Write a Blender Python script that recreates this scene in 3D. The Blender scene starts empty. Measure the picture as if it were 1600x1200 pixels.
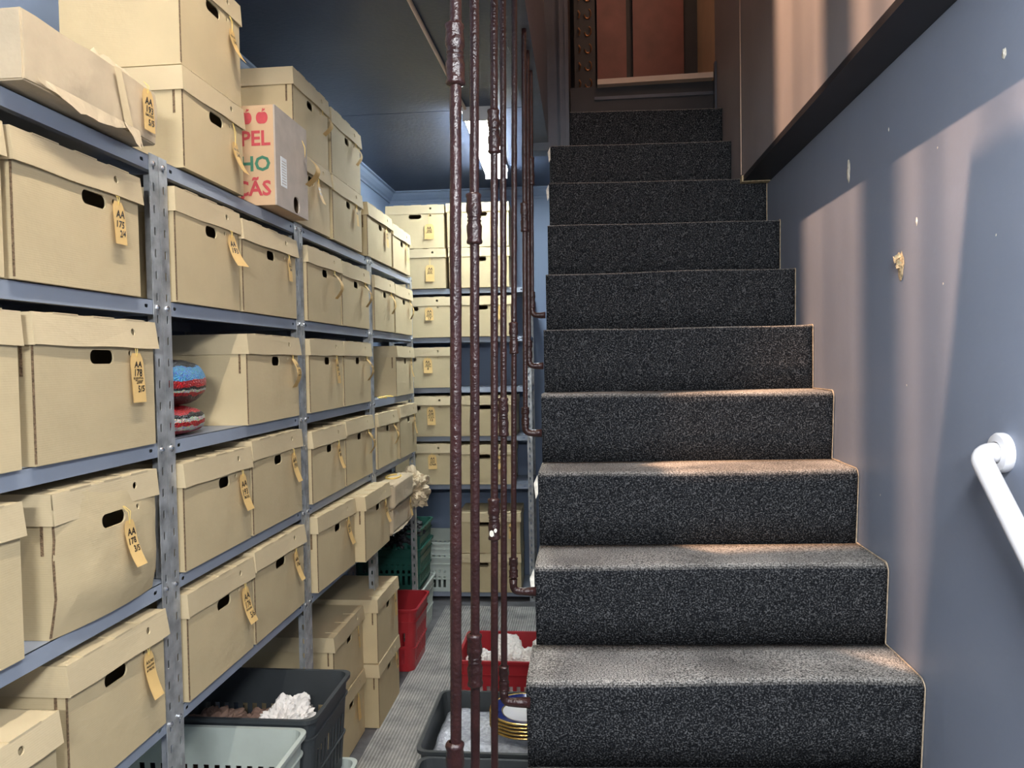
import bpy, bmesh, math, random
from mathutils import Vector, Matrix, noise
random.seed(7)
S = bpy.context.scene
H = 1.62                                   # eye height above the storage floor
C = bpy.data.collections.new('scene'); S.collection.children.link(C)

# ------------------------------------------------------------------ camera
F = 1180.0
cam_d = bpy.data.cameras.new('camera'); cam = bpy.data.objects.new('camera', cam_d); C.objects.link(cam)
cam_d.sensor_width = 36; cam_d.lens = F/1600*36; cam_d.clip_start = 0.02
Yc = Vector((113/F, 38/F, -1)).normalized()           # world +Y seen in camera space
n = Vector((1, 0.0175, 0)).cross(Yc); n = n if n.y > 0 else -n
Zc = n.normalized(); Xc = Yc.cross(Zc)
R = Matrix((Xc, Yc, Zc))                              # camera -> world
cam.matrix_world = Matrix.Translation((0, 0, H)) @ R.to_4x4()
S.camera = cam

# ------------------------------------------------------------------ world, light, exposure
w = bpy.data.worlds.new('world'); S.world = w; w.use_nodes = True
w.node_tree.nodes['Background'].inputs[0].default_value = (0.50, 0.60, 0.80, 1)
w.node_tree.nodes['Background'].inputs[1].default_value = 0.035
S.view_settings.view_transform = 'Standard'; S.view_settings.look = 'None'
S.view_settings.exposure = 2.12; S.view_settings.gamma = 1; S.view_settings.use_curve_mapping = False
TUBE_E = 14.0; TUBE_NEAR = 88.0
def light(name, kind, loc, energy, col, **k):
    d = bpy.data.lights.new(name, kind); d.energy = energy; d.color = col
    for a, b in k.items(): setattr(d, a, b)
    o = bpy.data.objects.new(name, d); o.location = loc; C.objects.link(o); return o
# warm lamp of the upper floor, shining down the stairwell over its balustrade
warm = light('upstairs_lamp', 'POINT', (-.45, 1.92, H+3.2), 270, (1.0, 0.60, 0.38), shadow_soft_size=0.02)
light('landing_lamp', 'POINT', (0.42, 3.72, H+3.1), 4.2, (1.0, 0.64, 0.42), shadow_soft_size=0.06)
# area light added low behind the photographer, lifts the upper stairwell wall
eo = light('entry_fill', 'AREA', (0.0, -1.15, H+.56), 11, (0.95, 0.97, 1.0), shape='RECTANGLE', size=0.5, size_y=0.12)
eo.rotation_euler = (math.radians(90), 0, 0)

# area light added above the photographer to brighten treads and right wall
vl = light('stair_fill', 'AREA', (0.28, 0.20, H+.72), 11.5, (0.95, 0.97, 1.0), shape='RECTANGLE', size=0.6, size_y=0.25)
vl.rotation_euler = (math.radians(15), math.radians(-28), 0)

# ------------------------------------------------------------------ materials
def mat(name, col, rough=0.6, metal=0.0, var=0.12, scale=8, bump=0.0, bscale=200, rnd=0.0, spec=0.5, fn=None):
    m = bpy.data.materials.new(name); m.use_nodes = True; nt = m.node_tree; N = nt.nodes; L = nt.links
    b = N['Principled BSDF']; b.inputs['Roughness'].default_value = rough; b.inputs['Metallic'].default_value = metal
    b.inputs['Specular IOR Level'].default_value = spec
    tc = N.new('ShaderNodeTexCoord'); nz = N.new('ShaderNodeTexNoise'); nz.inputs['Scale'].default_value = scale
    nz.inputs['Detail'].default_value = 5
    L.new(tc.outputs['Object'], nz.inputs['Vector'])
    mr = N.new('ShaderNodeMapRange'); mr.inputs[1].default_value = 0.3; mr.inputs[2].default_value = 0.7
    mr.inputs[3].default_value = 1-var; mr.inputs[4].default_value = 1+var
    L.new(nz.outputs['Fac'], mr.inputs[0])
    v = mr.outputs[0]
    if rnd:
        oi = N.new('ShaderNodeObjectInfo'); m2 = N.new('ShaderNodeMapRange')
        m2.inputs[3].default_value = 1-rnd; m2.inputs[4].default_value = 1+rnd
        L.new(oi.outputs['Random'], m2.inputs[0]); mu = N.new('ShaderNodeMath'); mu.operation = 'MULTIPLY'
        L.new(v, mu.inputs[0]); L.new(m2.outputs[0], mu.inputs[1]); v = mu.outputs[0]
    vm = N.new('ShaderNodeVectorMath'); vm.operation = 'SCALE'; vm.inputs[0].default_value = col
    L.new(v, vm.inputs['Scale']); L.new(vm.outputs[0], b.inputs['Base Color'])
    if bump:
        n2 = N.new('ShaderNodeTexNoise'); n2.inputs['Scale'].default_value = bscale; n2.inputs['Detail'].default_value = 3
        L.new(tc.outputs['Object'], n2.inputs['Vector']); bp = N.new('ShaderNodeBump')
        bp.inputs['Strength'].default_value = bump; bp.inputs['Distance'].default_value = 0.004
        L.new(n2.outputs['Fac'], bp.inputs['Height']); L.new(bp.outputs[0], b.inputs['Normal'])
    if fn: fn(nt, b, tc, vm)
    return m

def card_fn(nt, b, tc, vm):                # faint flutes of the corrugated board
    N, L = nt.nodes, nt.links
    wv = N.new('ShaderNodeTexWave'); wv.bands_direction = 'Z'; wv.inputs['Scale'].default_value = 75
    wv.inputs['Distortion'].default_value = 0.6
    L.new(tc.outputs['Object'], wv.inputs['Vector'])
    n2 = N.new('ShaderNodeTexNoise'); n2.inputs['Scale'].default_value = 14; n2.inputs['Detail'].default_value = 4
    L.new(tc.outputs['Object'], n2.inputs['Vector'])
    ad = N.new('ShaderNodeMath'); ad.operation = 'MULTIPLY_ADD'; ad.inputs[1].default_value = 0.03
    L.new(wv.outputs['Fac'], ad.inputs[0]); L.new(n2.outputs['Fac'], ad.inputs[2])
    bp = N.new('ShaderNodeBump'); bp.inputs['Strength'].default_value = 0.35; bp.inputs['Distance'].default_value = 0.006
    L.new(ad.outputs[0], bp.inputs['Height']); L.new(bp.outputs[0], b.inputs['Normal'])

def carpet_fn(nt, b, tc, vm):
    N, L = nt.nodes, nt.links
    vo = N.new('ShaderNodeTexNoise'); vo.inputs['Scale'].default_value = 260; vo.inputs['Detail'].default_value = 2
    L.new(tc.outputs['Object'], vo.inputs['Vector'])
    cr = N.new('ShaderNodeValToRGB'); e = cr.color_ramp.elements
    e[0].position = 0.36; e[0].color = (0.008, 0.009, 0.011, 1); e[1].position = 0.68; e[1].color = (0.13, 0.133, 0.137, 1)
    x = cr.color_ramp.elements.new(0.52); x.color = (0.022, 0.024, 0.027, 1)
    L.new(vo.outputs['Fac'], cr.inputs[0])
    # trodden-in dust on upward faces, paled further to paint light onto the treads
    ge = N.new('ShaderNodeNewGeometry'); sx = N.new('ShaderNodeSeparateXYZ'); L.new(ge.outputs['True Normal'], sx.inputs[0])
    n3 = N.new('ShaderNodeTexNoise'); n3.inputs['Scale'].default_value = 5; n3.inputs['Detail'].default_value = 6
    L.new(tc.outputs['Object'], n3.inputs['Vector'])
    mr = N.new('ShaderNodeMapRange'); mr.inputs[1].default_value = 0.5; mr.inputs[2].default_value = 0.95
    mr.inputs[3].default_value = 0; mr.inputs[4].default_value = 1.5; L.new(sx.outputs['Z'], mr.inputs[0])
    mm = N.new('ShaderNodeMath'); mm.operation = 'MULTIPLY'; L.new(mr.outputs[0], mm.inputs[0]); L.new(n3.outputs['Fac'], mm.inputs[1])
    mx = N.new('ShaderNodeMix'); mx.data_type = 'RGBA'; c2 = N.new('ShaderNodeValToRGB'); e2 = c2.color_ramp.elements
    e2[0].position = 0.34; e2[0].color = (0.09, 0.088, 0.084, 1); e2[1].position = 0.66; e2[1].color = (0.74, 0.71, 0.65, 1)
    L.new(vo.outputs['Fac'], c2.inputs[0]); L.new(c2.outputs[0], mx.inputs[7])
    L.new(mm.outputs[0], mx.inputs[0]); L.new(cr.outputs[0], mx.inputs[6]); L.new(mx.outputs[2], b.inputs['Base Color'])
    bp = N.new('ShaderNodeBump'); bp.inputs['Strength'].default_value = 0.9; bp.inputs['Distance'].default_value = 0.006
    L.new(vo.outputs['Fac'], bp.inputs['Height']); L.new(bp.outputs[0], b.inputs['Normal'])

def mat_floor_fn(nt, b, tc, vm):           # ribbed rubber mat with pale dust and scuffs
    N, L = nt.nodes, nt.links
    wv = N.new('ShaderNodeTexWave'); wv.bands_direction = 'X'; wv.inputs['Scale'].default_value = 22; wv.inputs['Distortion'].default_value = 0.8
    wv.inputs['Detail Scale'].default_value = 6
    L.new(tc.outputs['Object'], wv.inputs['Vector'])
    n2 = N.new('ShaderNodeTexNoise'); n2.inputs['Scale'].default_value = 6; n2.inputs['Detail'].default_value = 8; n2.inputs['Roughness'].default_value = 0.7
    L.new(tc.outputs['Object'], n2.inputs['Vector'])
    cr = N.new('ShaderNodeValToRGB'); e = cr.color_ramp.elements
    e[0].position = 0.35; e[0].color = (0.26, 0.26, 0.25, 1); e[1].position = 0.68; e[1].color = (0.58, 0.57, 0.53, 1)
    L.new(n2.outputs['Fac'], cr.inputs[0])
    mx = N.new('ShaderNodeMix'); mx.data_type = 'RGBA'; mx.blend_type = 'MULTIPLY'; mx.inputs[0].default_value = 0.45
    L.new(cr.outputs[0], mx.inputs[6]); L.new(wv.outputs['Color'], mx.inputs[7]); L.new(mx.outputs[2], b.inputs['Base Color'])
    bp = N.new('ShaderNodeBump'); bp.inputs['Strength'].default_value = 0.5; bp.inputs['Distance'].default_value = 0.004
    L.new(wv.outputs['Fac'], bp.inputs['Height']); L.new(bp.outputs[0], b.inputs['Normal'])

def galv_fn(nt, b, tc, vm):
    N, L = nt.nodes, nt.links
    vo = N.new('ShaderNodeTexNoise'); vo.inputs['Scale'].default_value = 30; vo.inputs['Detail'].default_value = 6
    mp = N.new('ShaderNodeMapping'); mp.inputs['Scale'].default_value = (3, 3, 0.5)
    L.new(tc.outputs['Object'], mp.inputs[0]); L.new(mp.outputs[0], vo.inputs['Vector'])
    mr = N.new('ShaderNodeMapRange'); mr.inputs[3].default_value = 0.2; mr.inputs[4].default_value = 0.55
    L.new(vo.outputs['Fac'], mr.inputs[0]); L.new(mr.outputs[0], b.inputs['Roughness'])

def bead_fn(cols, zs):
    def fn(nt, b, tc, vm):
        N, L = nt.nodes, nt.links
        sx = N.new('ShaderNodeSeparateXYZ'); L.new(tc.outputs['Object'], sx.inputs[0])
        mr = N.new('ShaderNodeMapRange'); mr.inputs[1].default_value = zs[0]; mr.inputs[2].default_value = zs[1]
        nz = N.new('ShaderNodeTexNoise'); nz.inputs['Scale'].default_value = 25; L.new(tc.outputs['Object'], nz.inputs['Vector'])
        ma = N.new('ShaderNodeMath'); ma.operation = 'MULTIPLY_ADD'; ma.inputs[1].default_value = 0.02
        L.new(nz.outputs['Fac'], ma.inputs[0]); L.new(sx.outputs['Z'], ma.inputs[2]); L.new(ma.outputs[0], mr.inputs[0])
        cr = N.new('ShaderNodeValToRGB'); cr.color_ramp.interpolation = 'CONSTANT'; e = cr.color_ramp.elements
        e[0].color = cols[0][1]; e[0].position = 0; e[1].position = cols[1][0]; e[1].color = cols[1][1]
        for p, c in cols[2:]: x = e.new(p); x.color = c
        L.new(mr.outputs[0], cr.inputs[0])
        vo = N.new('ShaderNodeTexVoronoi'); vo.inputs['Scale'].default_value = 260; L.new(tc.outputs['Object'], vo.inputs['Vector'])
        mx = N.new('ShaderNodeMix'); mx.data_type = 'RGBA'; mx.blend_type = 'MULTIPLY'; mx.inputs[0].default_value = 0.55
        L.new(cr.outputs[0], mx.inputs[6]); L.new(vo.outputs['Color'], mx.inputs[7]); L.new(mx.outputs[2], b.inputs['Base Color'])
        bp = N.new('ShaderNodeBump'); bp.inputs['Strength'].default_value = 0.8; bp.inputs['Distance'].default_value = 0.004; bp.invert = True
        L.new(vo.outputs['Distance'], bp.inputs['Height']); L.new(bp.outputs[0], b.inputs['Normal'])
    return fn

def wallw_fn(nt, b, tc, vm):               # soft smears in the matt paint
    N, L = nt.nodes, nt.links
    n2 = N.new('ShaderNodeTexNoise'); n2.inputs['Scale'].default_value = 3; n2.inputs['Detail'].default_value = 8
    mp = N.new('ShaderNodeMapping'); mp.inputs['Scale'].default_value = (1, 1.6, 0.5)
    L.new(tc.outputs['Object'], mp.inputs[0]); L.new(mp.outputs[0], n2.inputs['Vector'])
    mr = N.new('ShaderNodeMapRange'); mr.inputs[3].default_value = 0.35; mr.inputs[4].default_value = 0.6
    L.new(n2.outputs['Fac'], mr.inputs[0]); L.new(mr.outputs[0], b.inputs['Roughness'])

M = {}
M['card'] = mat('cardboard', (0.59, 0.478, 0.285), 0.8, var=0.07, scale=5, rnd=0.09, spec=0.2, fn=card_fn)
M['lid'] = mat('cardboard_lid', (0.63, 0.515, 0.32), 0.8, var=0.06, scale=5, rnd=0.07, spec=0.2, fn=card_fn)
M['edge'] = mat('corrugated_edge', (0.20, 0.13, 0.07), 0.9, var=0.5, scale=180, bump=0.8, bscale=300)
M['apple_card'] = mat('apple_box_board', (0.62, 0.43, 0.26), 0.75, var=0.05, spec=0.2, fn=card_fn)
M['greycard'] = mat('worn_board', (0.47, 0.41, 0.35), 0.85, var=0.12, scale=14, bump=0.3, bscale=60)
M['kraft'] = mat('kraft_paper', (0.60, 0.49, 0.33), 0.75, var=0.10, scale=10, bump=0.6, bscale=30, spec=0.25)
M['tag'] = mat('manila_tag', (0.74, 0.50, 0.20), 0.7, var=0.05, scale=20, spec=0.2)
M['string'] = mat('yellow_string', (0.85, 0.62, 0.18), 0.7)
M['ink'] = mat('black_marker', (0.015, 0.013, 0.012), 0.5, var=0)
M['red_ink'] = mat('red_print', (0.55, 0.07, 0.08), 0.7, var=0.1, scale=60)
M['green_ink'] = mat('green_print', (0.05, 0.20, 0.12), 0.7, var=0.1, scale=60)
M['sticker'] = mat('white_sticker', (0.75, 0.78, 0.8), 0.5, var=0.05)
M['shelf'] = mat('blue_grey_paint', (0.29, 0.335, 0.41), 0.36, var=0.06, scale=6)
M['galv'] = mat('galvanised_steel', (0.43, 0.445, 0.45), 0.4, metal=0.45, var=0.35, scale=24, fn=galv_fn)
M['bolt'] = mat('zinc_bolt', (0.7, 0.72, 0.75), 0.25, metal=0.95)
M['wall'] = mat('blue_grey_wall', (0.228, 0.262, 0.335), 0.5, var=0.06, scale=2.2, bump=0.12, bscale=40, fn=wallw_fn)
M['wallb'] = mat('blue_wall', (0.19, 0.25, 0.36), 0.6, var=0.05, scale=2)
M['wallup'] = mat('grey_upper_wall', (0.26, 0.245, 0.25), 0.5, var=0.08, scale=2.5, fn=wallw_fn)
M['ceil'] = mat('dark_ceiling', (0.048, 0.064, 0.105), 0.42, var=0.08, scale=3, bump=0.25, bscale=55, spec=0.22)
M['beam'] = mat('dark_gloss_beam', (0.075, 0.085, 0.105), 0.35, var=0.15, scale=9, bump=0.2, bscale=30)
M['dark'] = mat('black_paint', (0.014, 0.014, 0.017), 0.45, var=0.2, scale=12)
M['mat'] = mat('ribbed_mat', (0.4, 0.4, 0.38), 0.75, fn=mat_floor_fn)
M['concrete'] = mat('dark_floor', (0.12, 0.12, 0.125), 0.8, var=0.3, scale=9, bump=0.3, bscale=60)
M['carpet'] = mat('loop_carpet', (0.04, 0.04, 0.045), 0.95, spec=0.1, fn=carpet_fn)
M['backing'] = mat('carpet_backing', (0.45, 0.36, 0.25), 0.9, var=0.4, scale=60)
M['pipe'] = mat('oxblood_enamel', (0.026, 0.0085, 0.0075), 0.30, var=0.3, scale=30, bump=0.5, bscale=160, spec=0.5)
M['chip'] = mat('white_plaster', (0.75, 0.72, 0.62), 0.9, var=0.25, scale=70, bump=0.5)
M['plaster'] = mat('yellow_plaster', (0.50, 0.40, 0.24), 0.9, var=0.5, scale=90, bump=0.8)
M['white'] = mat('white_enamel', (0.72, 0.72, 0.74), 0.3, var=0.03, scale=12)
M['wood'] = mat('reddish_wood', (0.17, 0.050, 0.038), 0.35, var=0.25, scale=6, bump=0.2, bscale=30)
M['cream'] = mat('ochre_paint', (0.62, 0.44, 0.28), 0.6, var=0.05)
M['strip'] = mat('pale_edging', (0.62, 0.47, 0.36), 0.5, var=0.06)
M['copper'] = mat('copper', (0.6, 0.30, 0.15), 0.35, metal=0.9)
M['c_dark'] = mat('charcoal_plastic', (0.045, 0.052, 0.056), 0.42, var=0.1)
M['c_white'] = mat('milky_green_plastic', (0.52, 0.58, 0.53), 0.45, var=0.06, scale=9)
M['c_green'] = mat('green_plastic', (0.020, 0.105, 0.080), 0.4, var=0.1)
M['c_red'] = mat('red_plastic', (0.38, 0.022, 0.030), 0.4, var=0.1)
M['paper'] = mat('white_paper', (0.78, 0.75, 0.71), 0.8, var=0.06, scale=30, bump=0.4, bscale=60)
M['brownpaper'] = mat('brown_wrap', (0.30, 0.19, 0.14), 0.8, var=0.2, scale=20, bump=0.4, bscale=50)
M['bag'] = mat('black_bag', (0.02, 0.021, 0.024), 0.5, var=0.2)
M['bubble'] = mat('bubble_wrap', (0.42, 0.45, 0.50), 0.22, var=0.25, scale=60, bump=0.9, bscale=110, spec=0.9)
M['china'] = mat('white_china', (0.85, 0.86, 0.88), 0.12, var=0.02)
M['cobalt'] = mat('cobalt_glaze', (0.010, 0.018, 0.14), 0.1, var=0.05)
M['gold'] = mat('gilt', (0.80, 0.55, 0.18), 0.22, metal=0.9, var=0.1)
K = (0.012, 0.012, 0.014, 1); RD = (0.5, 0.015, 0.02, 1); WH = (0.62, 0.6, 0.52, 1); BL = (0.08, 0.32, 0.62, 1)
M['bead_a'] = mat('beaded_blue_red', (0.2, 0.2, 0.2), 0.35,
    fn=bead_fn([(0, K), (0.12, (0.06, 0.02, 0.02, 1)), (0.30, RD), (0.36, WH), (0.41, K), (0.46, RD), (0.60, BL), (0.86, K)], (0.0, 0.125)))
M['bead_b'] = mat('beaded_red_white', (0.2, 0.2, 0.2), 0.35,
    fn=bead_fn([(0, K), (0.20, RD), (0.36, WH), (0.48, RD), (0.62, WH), (0.74, K), (0.86, RD)], (0.0, 0.075)))
def emis(name, col, e):
    m = bpy.data.materials.new(name); m.use_nodes = True; b = m.node_tree.nodes['Principled BSDF']
    b.inputs['Base Color'].default_value = (*col, 1); b.inputs['Emission Color'].default_value = (*col, 1)
    b.inputs['Emission Strength'].default_value = e; return m
M['tube'] = emis('fluorescent_tube', (0.90, 0.97, 1.0), TUBE_E); M['tube_near'] = emis('fluorescent_tube_near', (1.0, 0.93, 0.82), TUBE_NEAR)

# ------------------------------------------------------------------ helpers
def obj(name, bm, m, parent=None, loc=None, rz=None, smooth=False, rot=None):
    me = bpy.data.meshes.new(name); bmesh.ops.recalc_face_normals(bm, faces=bm.faces); bm.to_mesh(me); bm.free()
    for x in (m if isinstance(m, (list, tuple)) else [m]): me.materials.append(M[x])
    if smooth:
        for p in me.polygons: p.use_smooth = True
        if smooth != 'all':
            try: me.set_sharp_from_angle(angle=math.radians(38))
            except Exception: pass
    o = bpy.data.objects.new(name, me); C.objects.link(o)
    if parent: o.parent = parent
    if loc is not None: o.location = loc
    if rz is not None: o.rotation_euler = (0, 0, rz)
    if rot is not None: o.rotation_euler = rot
    return o
def tag(o, label, cat, group=None, kind=None):
    if label: o['label'] = label
    if cat: o['category'] = cat
    if group: o['group'] = group
    if kind: o['kind'] = kind
    return o
def thing(name, label, cat, loc=(0, 0, 0), rz=0, group=None, rot=None):
    o = bpy.data.objects.new(name, None); o.empty_display_size = 0.05; C.objects.link(o)
    o.location = loc; o.rotation_euler = rot if rot else (0, 0, rz)
    return tag(o, label, cat, group)
def struct(name, bm, m, parent=None, **k):
    o = obj(name, bm, m, parent, **k)
    if parent is None: o['kind'] = 'structure'
    return o
def bx(bm, x0, x1, y0, y1, z0, z1, mi=0):
    v = [bm.verts.new(p) for p in ((x0,y0,z0),(x1,y0,z0),(x1,y1,z0),(x0,y1,z0),(x0,y0,z1),(x1,y0,z1),(x1,y1,z1),(x0,y1,z1))]
    for f in ((0,3,2,1),(4,5,6,7),(0,1,5,4),(1,2,6,5),(2,3,7,6),(3,0,4,7)):
        bm.faces.new([v[i] for i in f]).material_index = mi
    return v
def box(*a):
    bm = bmesh.new(); bx(bm, *a); return bm
def rrect(cx, cy, w, h, r, n=4):
    pts = []
    for sx, sy, a0 in ((1,1,0),(-1,1,90),(-1,-1,180),(1,-1,270)):
        for k in range(n+1):
            a = math.radians(a0 + 90*k/n)
            pts.append((cx+sx*(w/2-r)+r*math.cos(a), cy+sy*(h/2-r)+r*math.sin(a)))
    return pts
def circle(cx, cy, r, n=14): return [(cx+r*math.cos(2*math.pi*k/n), cy+r*math.sin(2*math.pi*k/n)) for k in range(n)]
def panel(bm, outer, holes, t, fn, mi=0):
    """a plate with holes; fn maps (u, v, w) to a point, w runs 0..t into the plate"""
    for w_ in (0, t):
        es = []
        for loop in [outer]+holes:
            vs = [bm.verts.new(fn(u, v, w_)) for u, v in loop]
            es += [bm.edges.new((vs[i], vs[(i+1) % len(vs)])) for i in range(len(vs))]
        g = bmesh.ops.triangle_fill(bm, use_beauty=True, use_dissolve=False, edges=es)
        for f in g['geom']:
            if isinstance(f, bmesh.types.BMFace): f.material_index = mi
    for loop in [outer]+holes:
        a = [bm.verts.new(fn(u, v, 0)) for u, v in loop]; b = [bm.verts.new(fn(u, v, t)) for u, v in loop]
        for i in range(len(loop)):
            j = (i+1) % len(loop); bm.faces.new((a[i], a[j], b[j], b[i])).material_index = mi
def tube(bm, pts, r, seg=10, closed=False, cap=True, rough=0, mi=0):
    pts = [Vector(p) for p in pts]; N_ = len(pts); rings = []
    up = None
    for i, p in enumerate(pts):
        a = pts[i-1] if (i or closed) else pts[0]; b = pts[(i+1) % N_] if (i < N_-1 or closed) else pts[-1]
        d = (b-a).normalized()
        if up is None: up = Vector((1,0,0)) if abs(d.x) < 0.8 else Vector((0,1,0))
        s = d.cross(up).normalized(); up = s.cross(d).normalized()
        rr = r[i] if isinstance(r, (list, tuple)) else r
        ring = []
        for k in range(seg):
            an = 2*math.pi*k/seg; q = rr*(1+(rough*noise.noise(Vector((p.x*40+k*1.7, p.y*40, p.z*40))) if rough else 0))
            ring.append(bm.verts.new(p + s*math.cos(an)*q + up*math.sin(an)*q))
        rings.append(ring)
    for i in range(N_ if closed else N_-1):
        a, b = rings[i], rings[(i+1) % N_]
        for k in range(seg): bm.faces.new((a[k], a[(k+1) % seg], b[(k+1) % seg], b[k])).material_index = mi
    if cap and not closed: bm.faces.new(rings[0]); bm.faces.new(rings[-1][::-1])
def lathe(bm, prof, c=(0,0,0), seg=24, mi=0):
    rings = []
    for r, z in prof:
        rings.append([bm.verts.new((c[0]+r*math.cos(2*math.pi*k/seg), c[1]+r*math.sin(2*math.pi*k/seg), c[2]+z)) for k in range(seg)])
    for i in range(len(rings)-1):
        for k in range(seg):
            bm.faces.new((rings[i][k], rings[i][(k+1) % seg], rings[i+1][(k+1) % seg], rings[i+1][k])).material_index = mi
    return rings
def prism(bm, prof, x0, x1, mi=0):
    """profile in (y, z) extruded along x"""
    a = [bm.verts.new((x0, y, z)) for y, z in prof]; b = [bm.verts.new((x1, y, z)) for y, z in prof]
    bm.faces.new(a); bm.faces.new(b[::-1])
    for i in range(len(prof)):
        j = (i+1) % len(prof); bm.faces.new((a[i], a[j], b[j], b[i])).material_index = mi
def text_bm(txt, size, fn, shear=0.18, align='CENTER', jit=0.0, space=1.0, bold=0.0, maxw=None):
    cu = bpy.data.curves.new('t', 'FONT'); cu.body = txt; cu.size = size; cu.align_x = align; cu.shear = shear
    cu.space_line = space; cu.resolution_u = 2; cu.offset = bold
    o = bpy.data.objects.new('t', cu); S.collection.objects.link(o)
    dg = bpy.context.evaluated_depsgraph_get(); me = bpy.data.meshes.new_from_object(o.evaluated_get(dg))
    bm = bmesh.new(); bm.from_mesh(me)
    bpy.data.objects.remove(o); bpy.data.curves.remove(cu); bpy.data.meshes.remove(me)
    sd = random.random()*50
    if maxw:
        ex = max((abs(v.co.x) for v in bm.verts), default=0)*2; kx = min(1, maxw/ex) if ex else 1
        for v in bm.verts: v.co.x *= kx; v.co.y *= max(kx, .85)
    for v in bm.verts:
        u, w_ = v.co.x, v.co.y
        if jit:
            q = Vector((u/size*0.8, w_/size*0.8, sd))
            u += size*jit*noise.noise(q); w_ += size*jit*noise.noise(q+Vector((9, 3, 1)))
        v.co = fn(u, w_)
    return bm

# ------------------------------------------------------------------ the room
YB = 5.46; XL = -1.40; XR = 0.771; XU = 0.664; YN = -1.3
Z = lambda r: r+H
CEIL = Z(1.24); BEAM = Z(1.0)
struct('floor', box(XL-.1, XR+.1, YN, YB+.4, -0.06, 0), 'concrete')
o = tag(obj('floor_mat', box(-.935, -.10, 0.2, 4.90, 0.0, 0.005), 'mat'), 'ribbed grey rubber mat running down the aisle floor', 'mat')
struct('wall_left', box(XL-.1, XL, YN, YB, 0, Z(2.0)), 'wallb')
bm = box(XL-.1, XR+.2, YB, YB+.1, 0, CEIL)
bmesh.ops.rotate(bm, verts=bm.verts, cent=(-.6, YB, 0), matrix=Matrix.Rotation(0.022, 3, 'Z'))
struct('wall_back', bm, 'wallb')
wr = struct('wall_right', box(XR, XR+.1, YN, YB, 0, Z(.742)), 'wall')
struct('wall_front', box(XL-.1, XR+.1, YN-.1, YN, 0, Z(3.6)), 'wall')
# upper wall overhangs the stair
bm = bmesh.new(); bx(bm, XU, XR+.1, YN, 3.86, Z(.744), Z(3.9))
struct('wall_stairwell', bm, 'wallup')
bm = bmesh.new(); bx(bm, XU-.003, XR-.001, YN, 3.225, Z(.722), Z(.743))
struct('trim_1', bm, 'dark')
bm = bmesh.new(); bx(bm, XU, XR+.1, 3.86, 4.5, Z(.744), Z(3.9)); struct('wall_landing', bm, 'cream')
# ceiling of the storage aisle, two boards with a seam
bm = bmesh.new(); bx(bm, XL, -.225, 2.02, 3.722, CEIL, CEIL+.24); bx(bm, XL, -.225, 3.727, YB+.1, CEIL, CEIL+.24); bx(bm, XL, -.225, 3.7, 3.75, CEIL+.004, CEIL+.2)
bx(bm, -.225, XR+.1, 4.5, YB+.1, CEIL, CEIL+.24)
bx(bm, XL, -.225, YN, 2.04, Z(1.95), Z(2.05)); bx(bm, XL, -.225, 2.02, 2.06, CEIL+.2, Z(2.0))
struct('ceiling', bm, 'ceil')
bm = bmesh.new(); bx(bm, -.226, -.150, YN, 3.50, BEAM, CEIL+.24); struct('trim_2', bm, 'beam')
# unseen light blockers added above: partition pieces, corner slab, header over the entry
bm = box(-.20, -.16, 2.115, 3.5, CEIL+.24, Z(3.4)); bx(bm, -.224, -.16, YN, 1.60, CEIL+.24, Z(3.4))
struct('wall_light_block', bm, 'wallup')  # added to keep lamp light off parts of the stairwell
bm = bmesh.new(); vv = [(-.150, 2.06), (.30, 1.72), (.30, .4), (-.150, .4)]
A = [bm.verts.new((x, y, Z(1.44))) for x, y in vv]; B = [bm.verts.new((x, y, Z(1.48))) for x, y in vv]
bm.faces.new(A); bm.faces.new(B[::-1])
for i in range(4): bm.faces.new((A[i], A[(i+1) % 4], B[(i+1) % 4], B[i]))
struct('floor_light_clip', bm, 'beam')  # added slab, its slanted edge clips the warm light on the treads
struct('wall_light_cut', box(-.15, XR, -.36, -.20, Z(.69), Z(3.4)), 'wallup')  # added to cut the entry light off across the upper wall
# return wall at the left of the upper steps, with a moulded edge
bm = bmesh.new(); bx(bm, -.226, -.083, 3.50, 3.60, Z(.965), Z(3.4)); bx(bm, -.10, -.053, 3.485, 3.60, Z(.965), Z(3.4)); bx(bm, -.094, -.088, 3.475, 3.60, Z(.965), Z(3.4)); bx(bm, -.07, -.064, 3.478, 3.60, Z(.965), Z(3.4))
struct('wall_return', bm, 'beam')
struct('wall_upper_left', box(-.15, -.053, 3.60, 4.5, Z(.744), Z(3.4)), 'dark')
struct('wall_upper_back', box(-.15, XU+.1, 4.42, 4.5, Z(.744), Z(3.4)), 'dark')
# cornice moulding, back and left
def cornice(name, a, b, inward):
    bm = bmesh.new(); a = Vector(a); b = Vector(b); inn = Vector(inward)
    prof = [(0, -.075), (.008, -.075), (.010, -.062), (.022, -.052), (.038, -.030), (.046, -.014), (.060, -.010), (.060, 0), (0, 0)]
    A = [bm.verts.new(a+inn*u+Vector((0, 0, v))) for u, v in prof]; B = [bm.verts.new(b+inn*u+Vector((0, 0, v))) for u, v in prof]
    for i in range(len(prof)): j = (i+1) % len(prof); bm.faces.new((A[i], A[j], B[j], B[i]))
    bm.faces.new(A); bm.faces.new(B[::-1]); struct(name, bm, 'wallb')
cornice('trim_3', (XL, 2.02, CEIL), (XL, YB, CEIL), (1, 0, 0))
cornice('trim_4', (XL, YB-.018, CEIL), (-.10, YB+.010, CEIL), (0, -1, 0))

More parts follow.
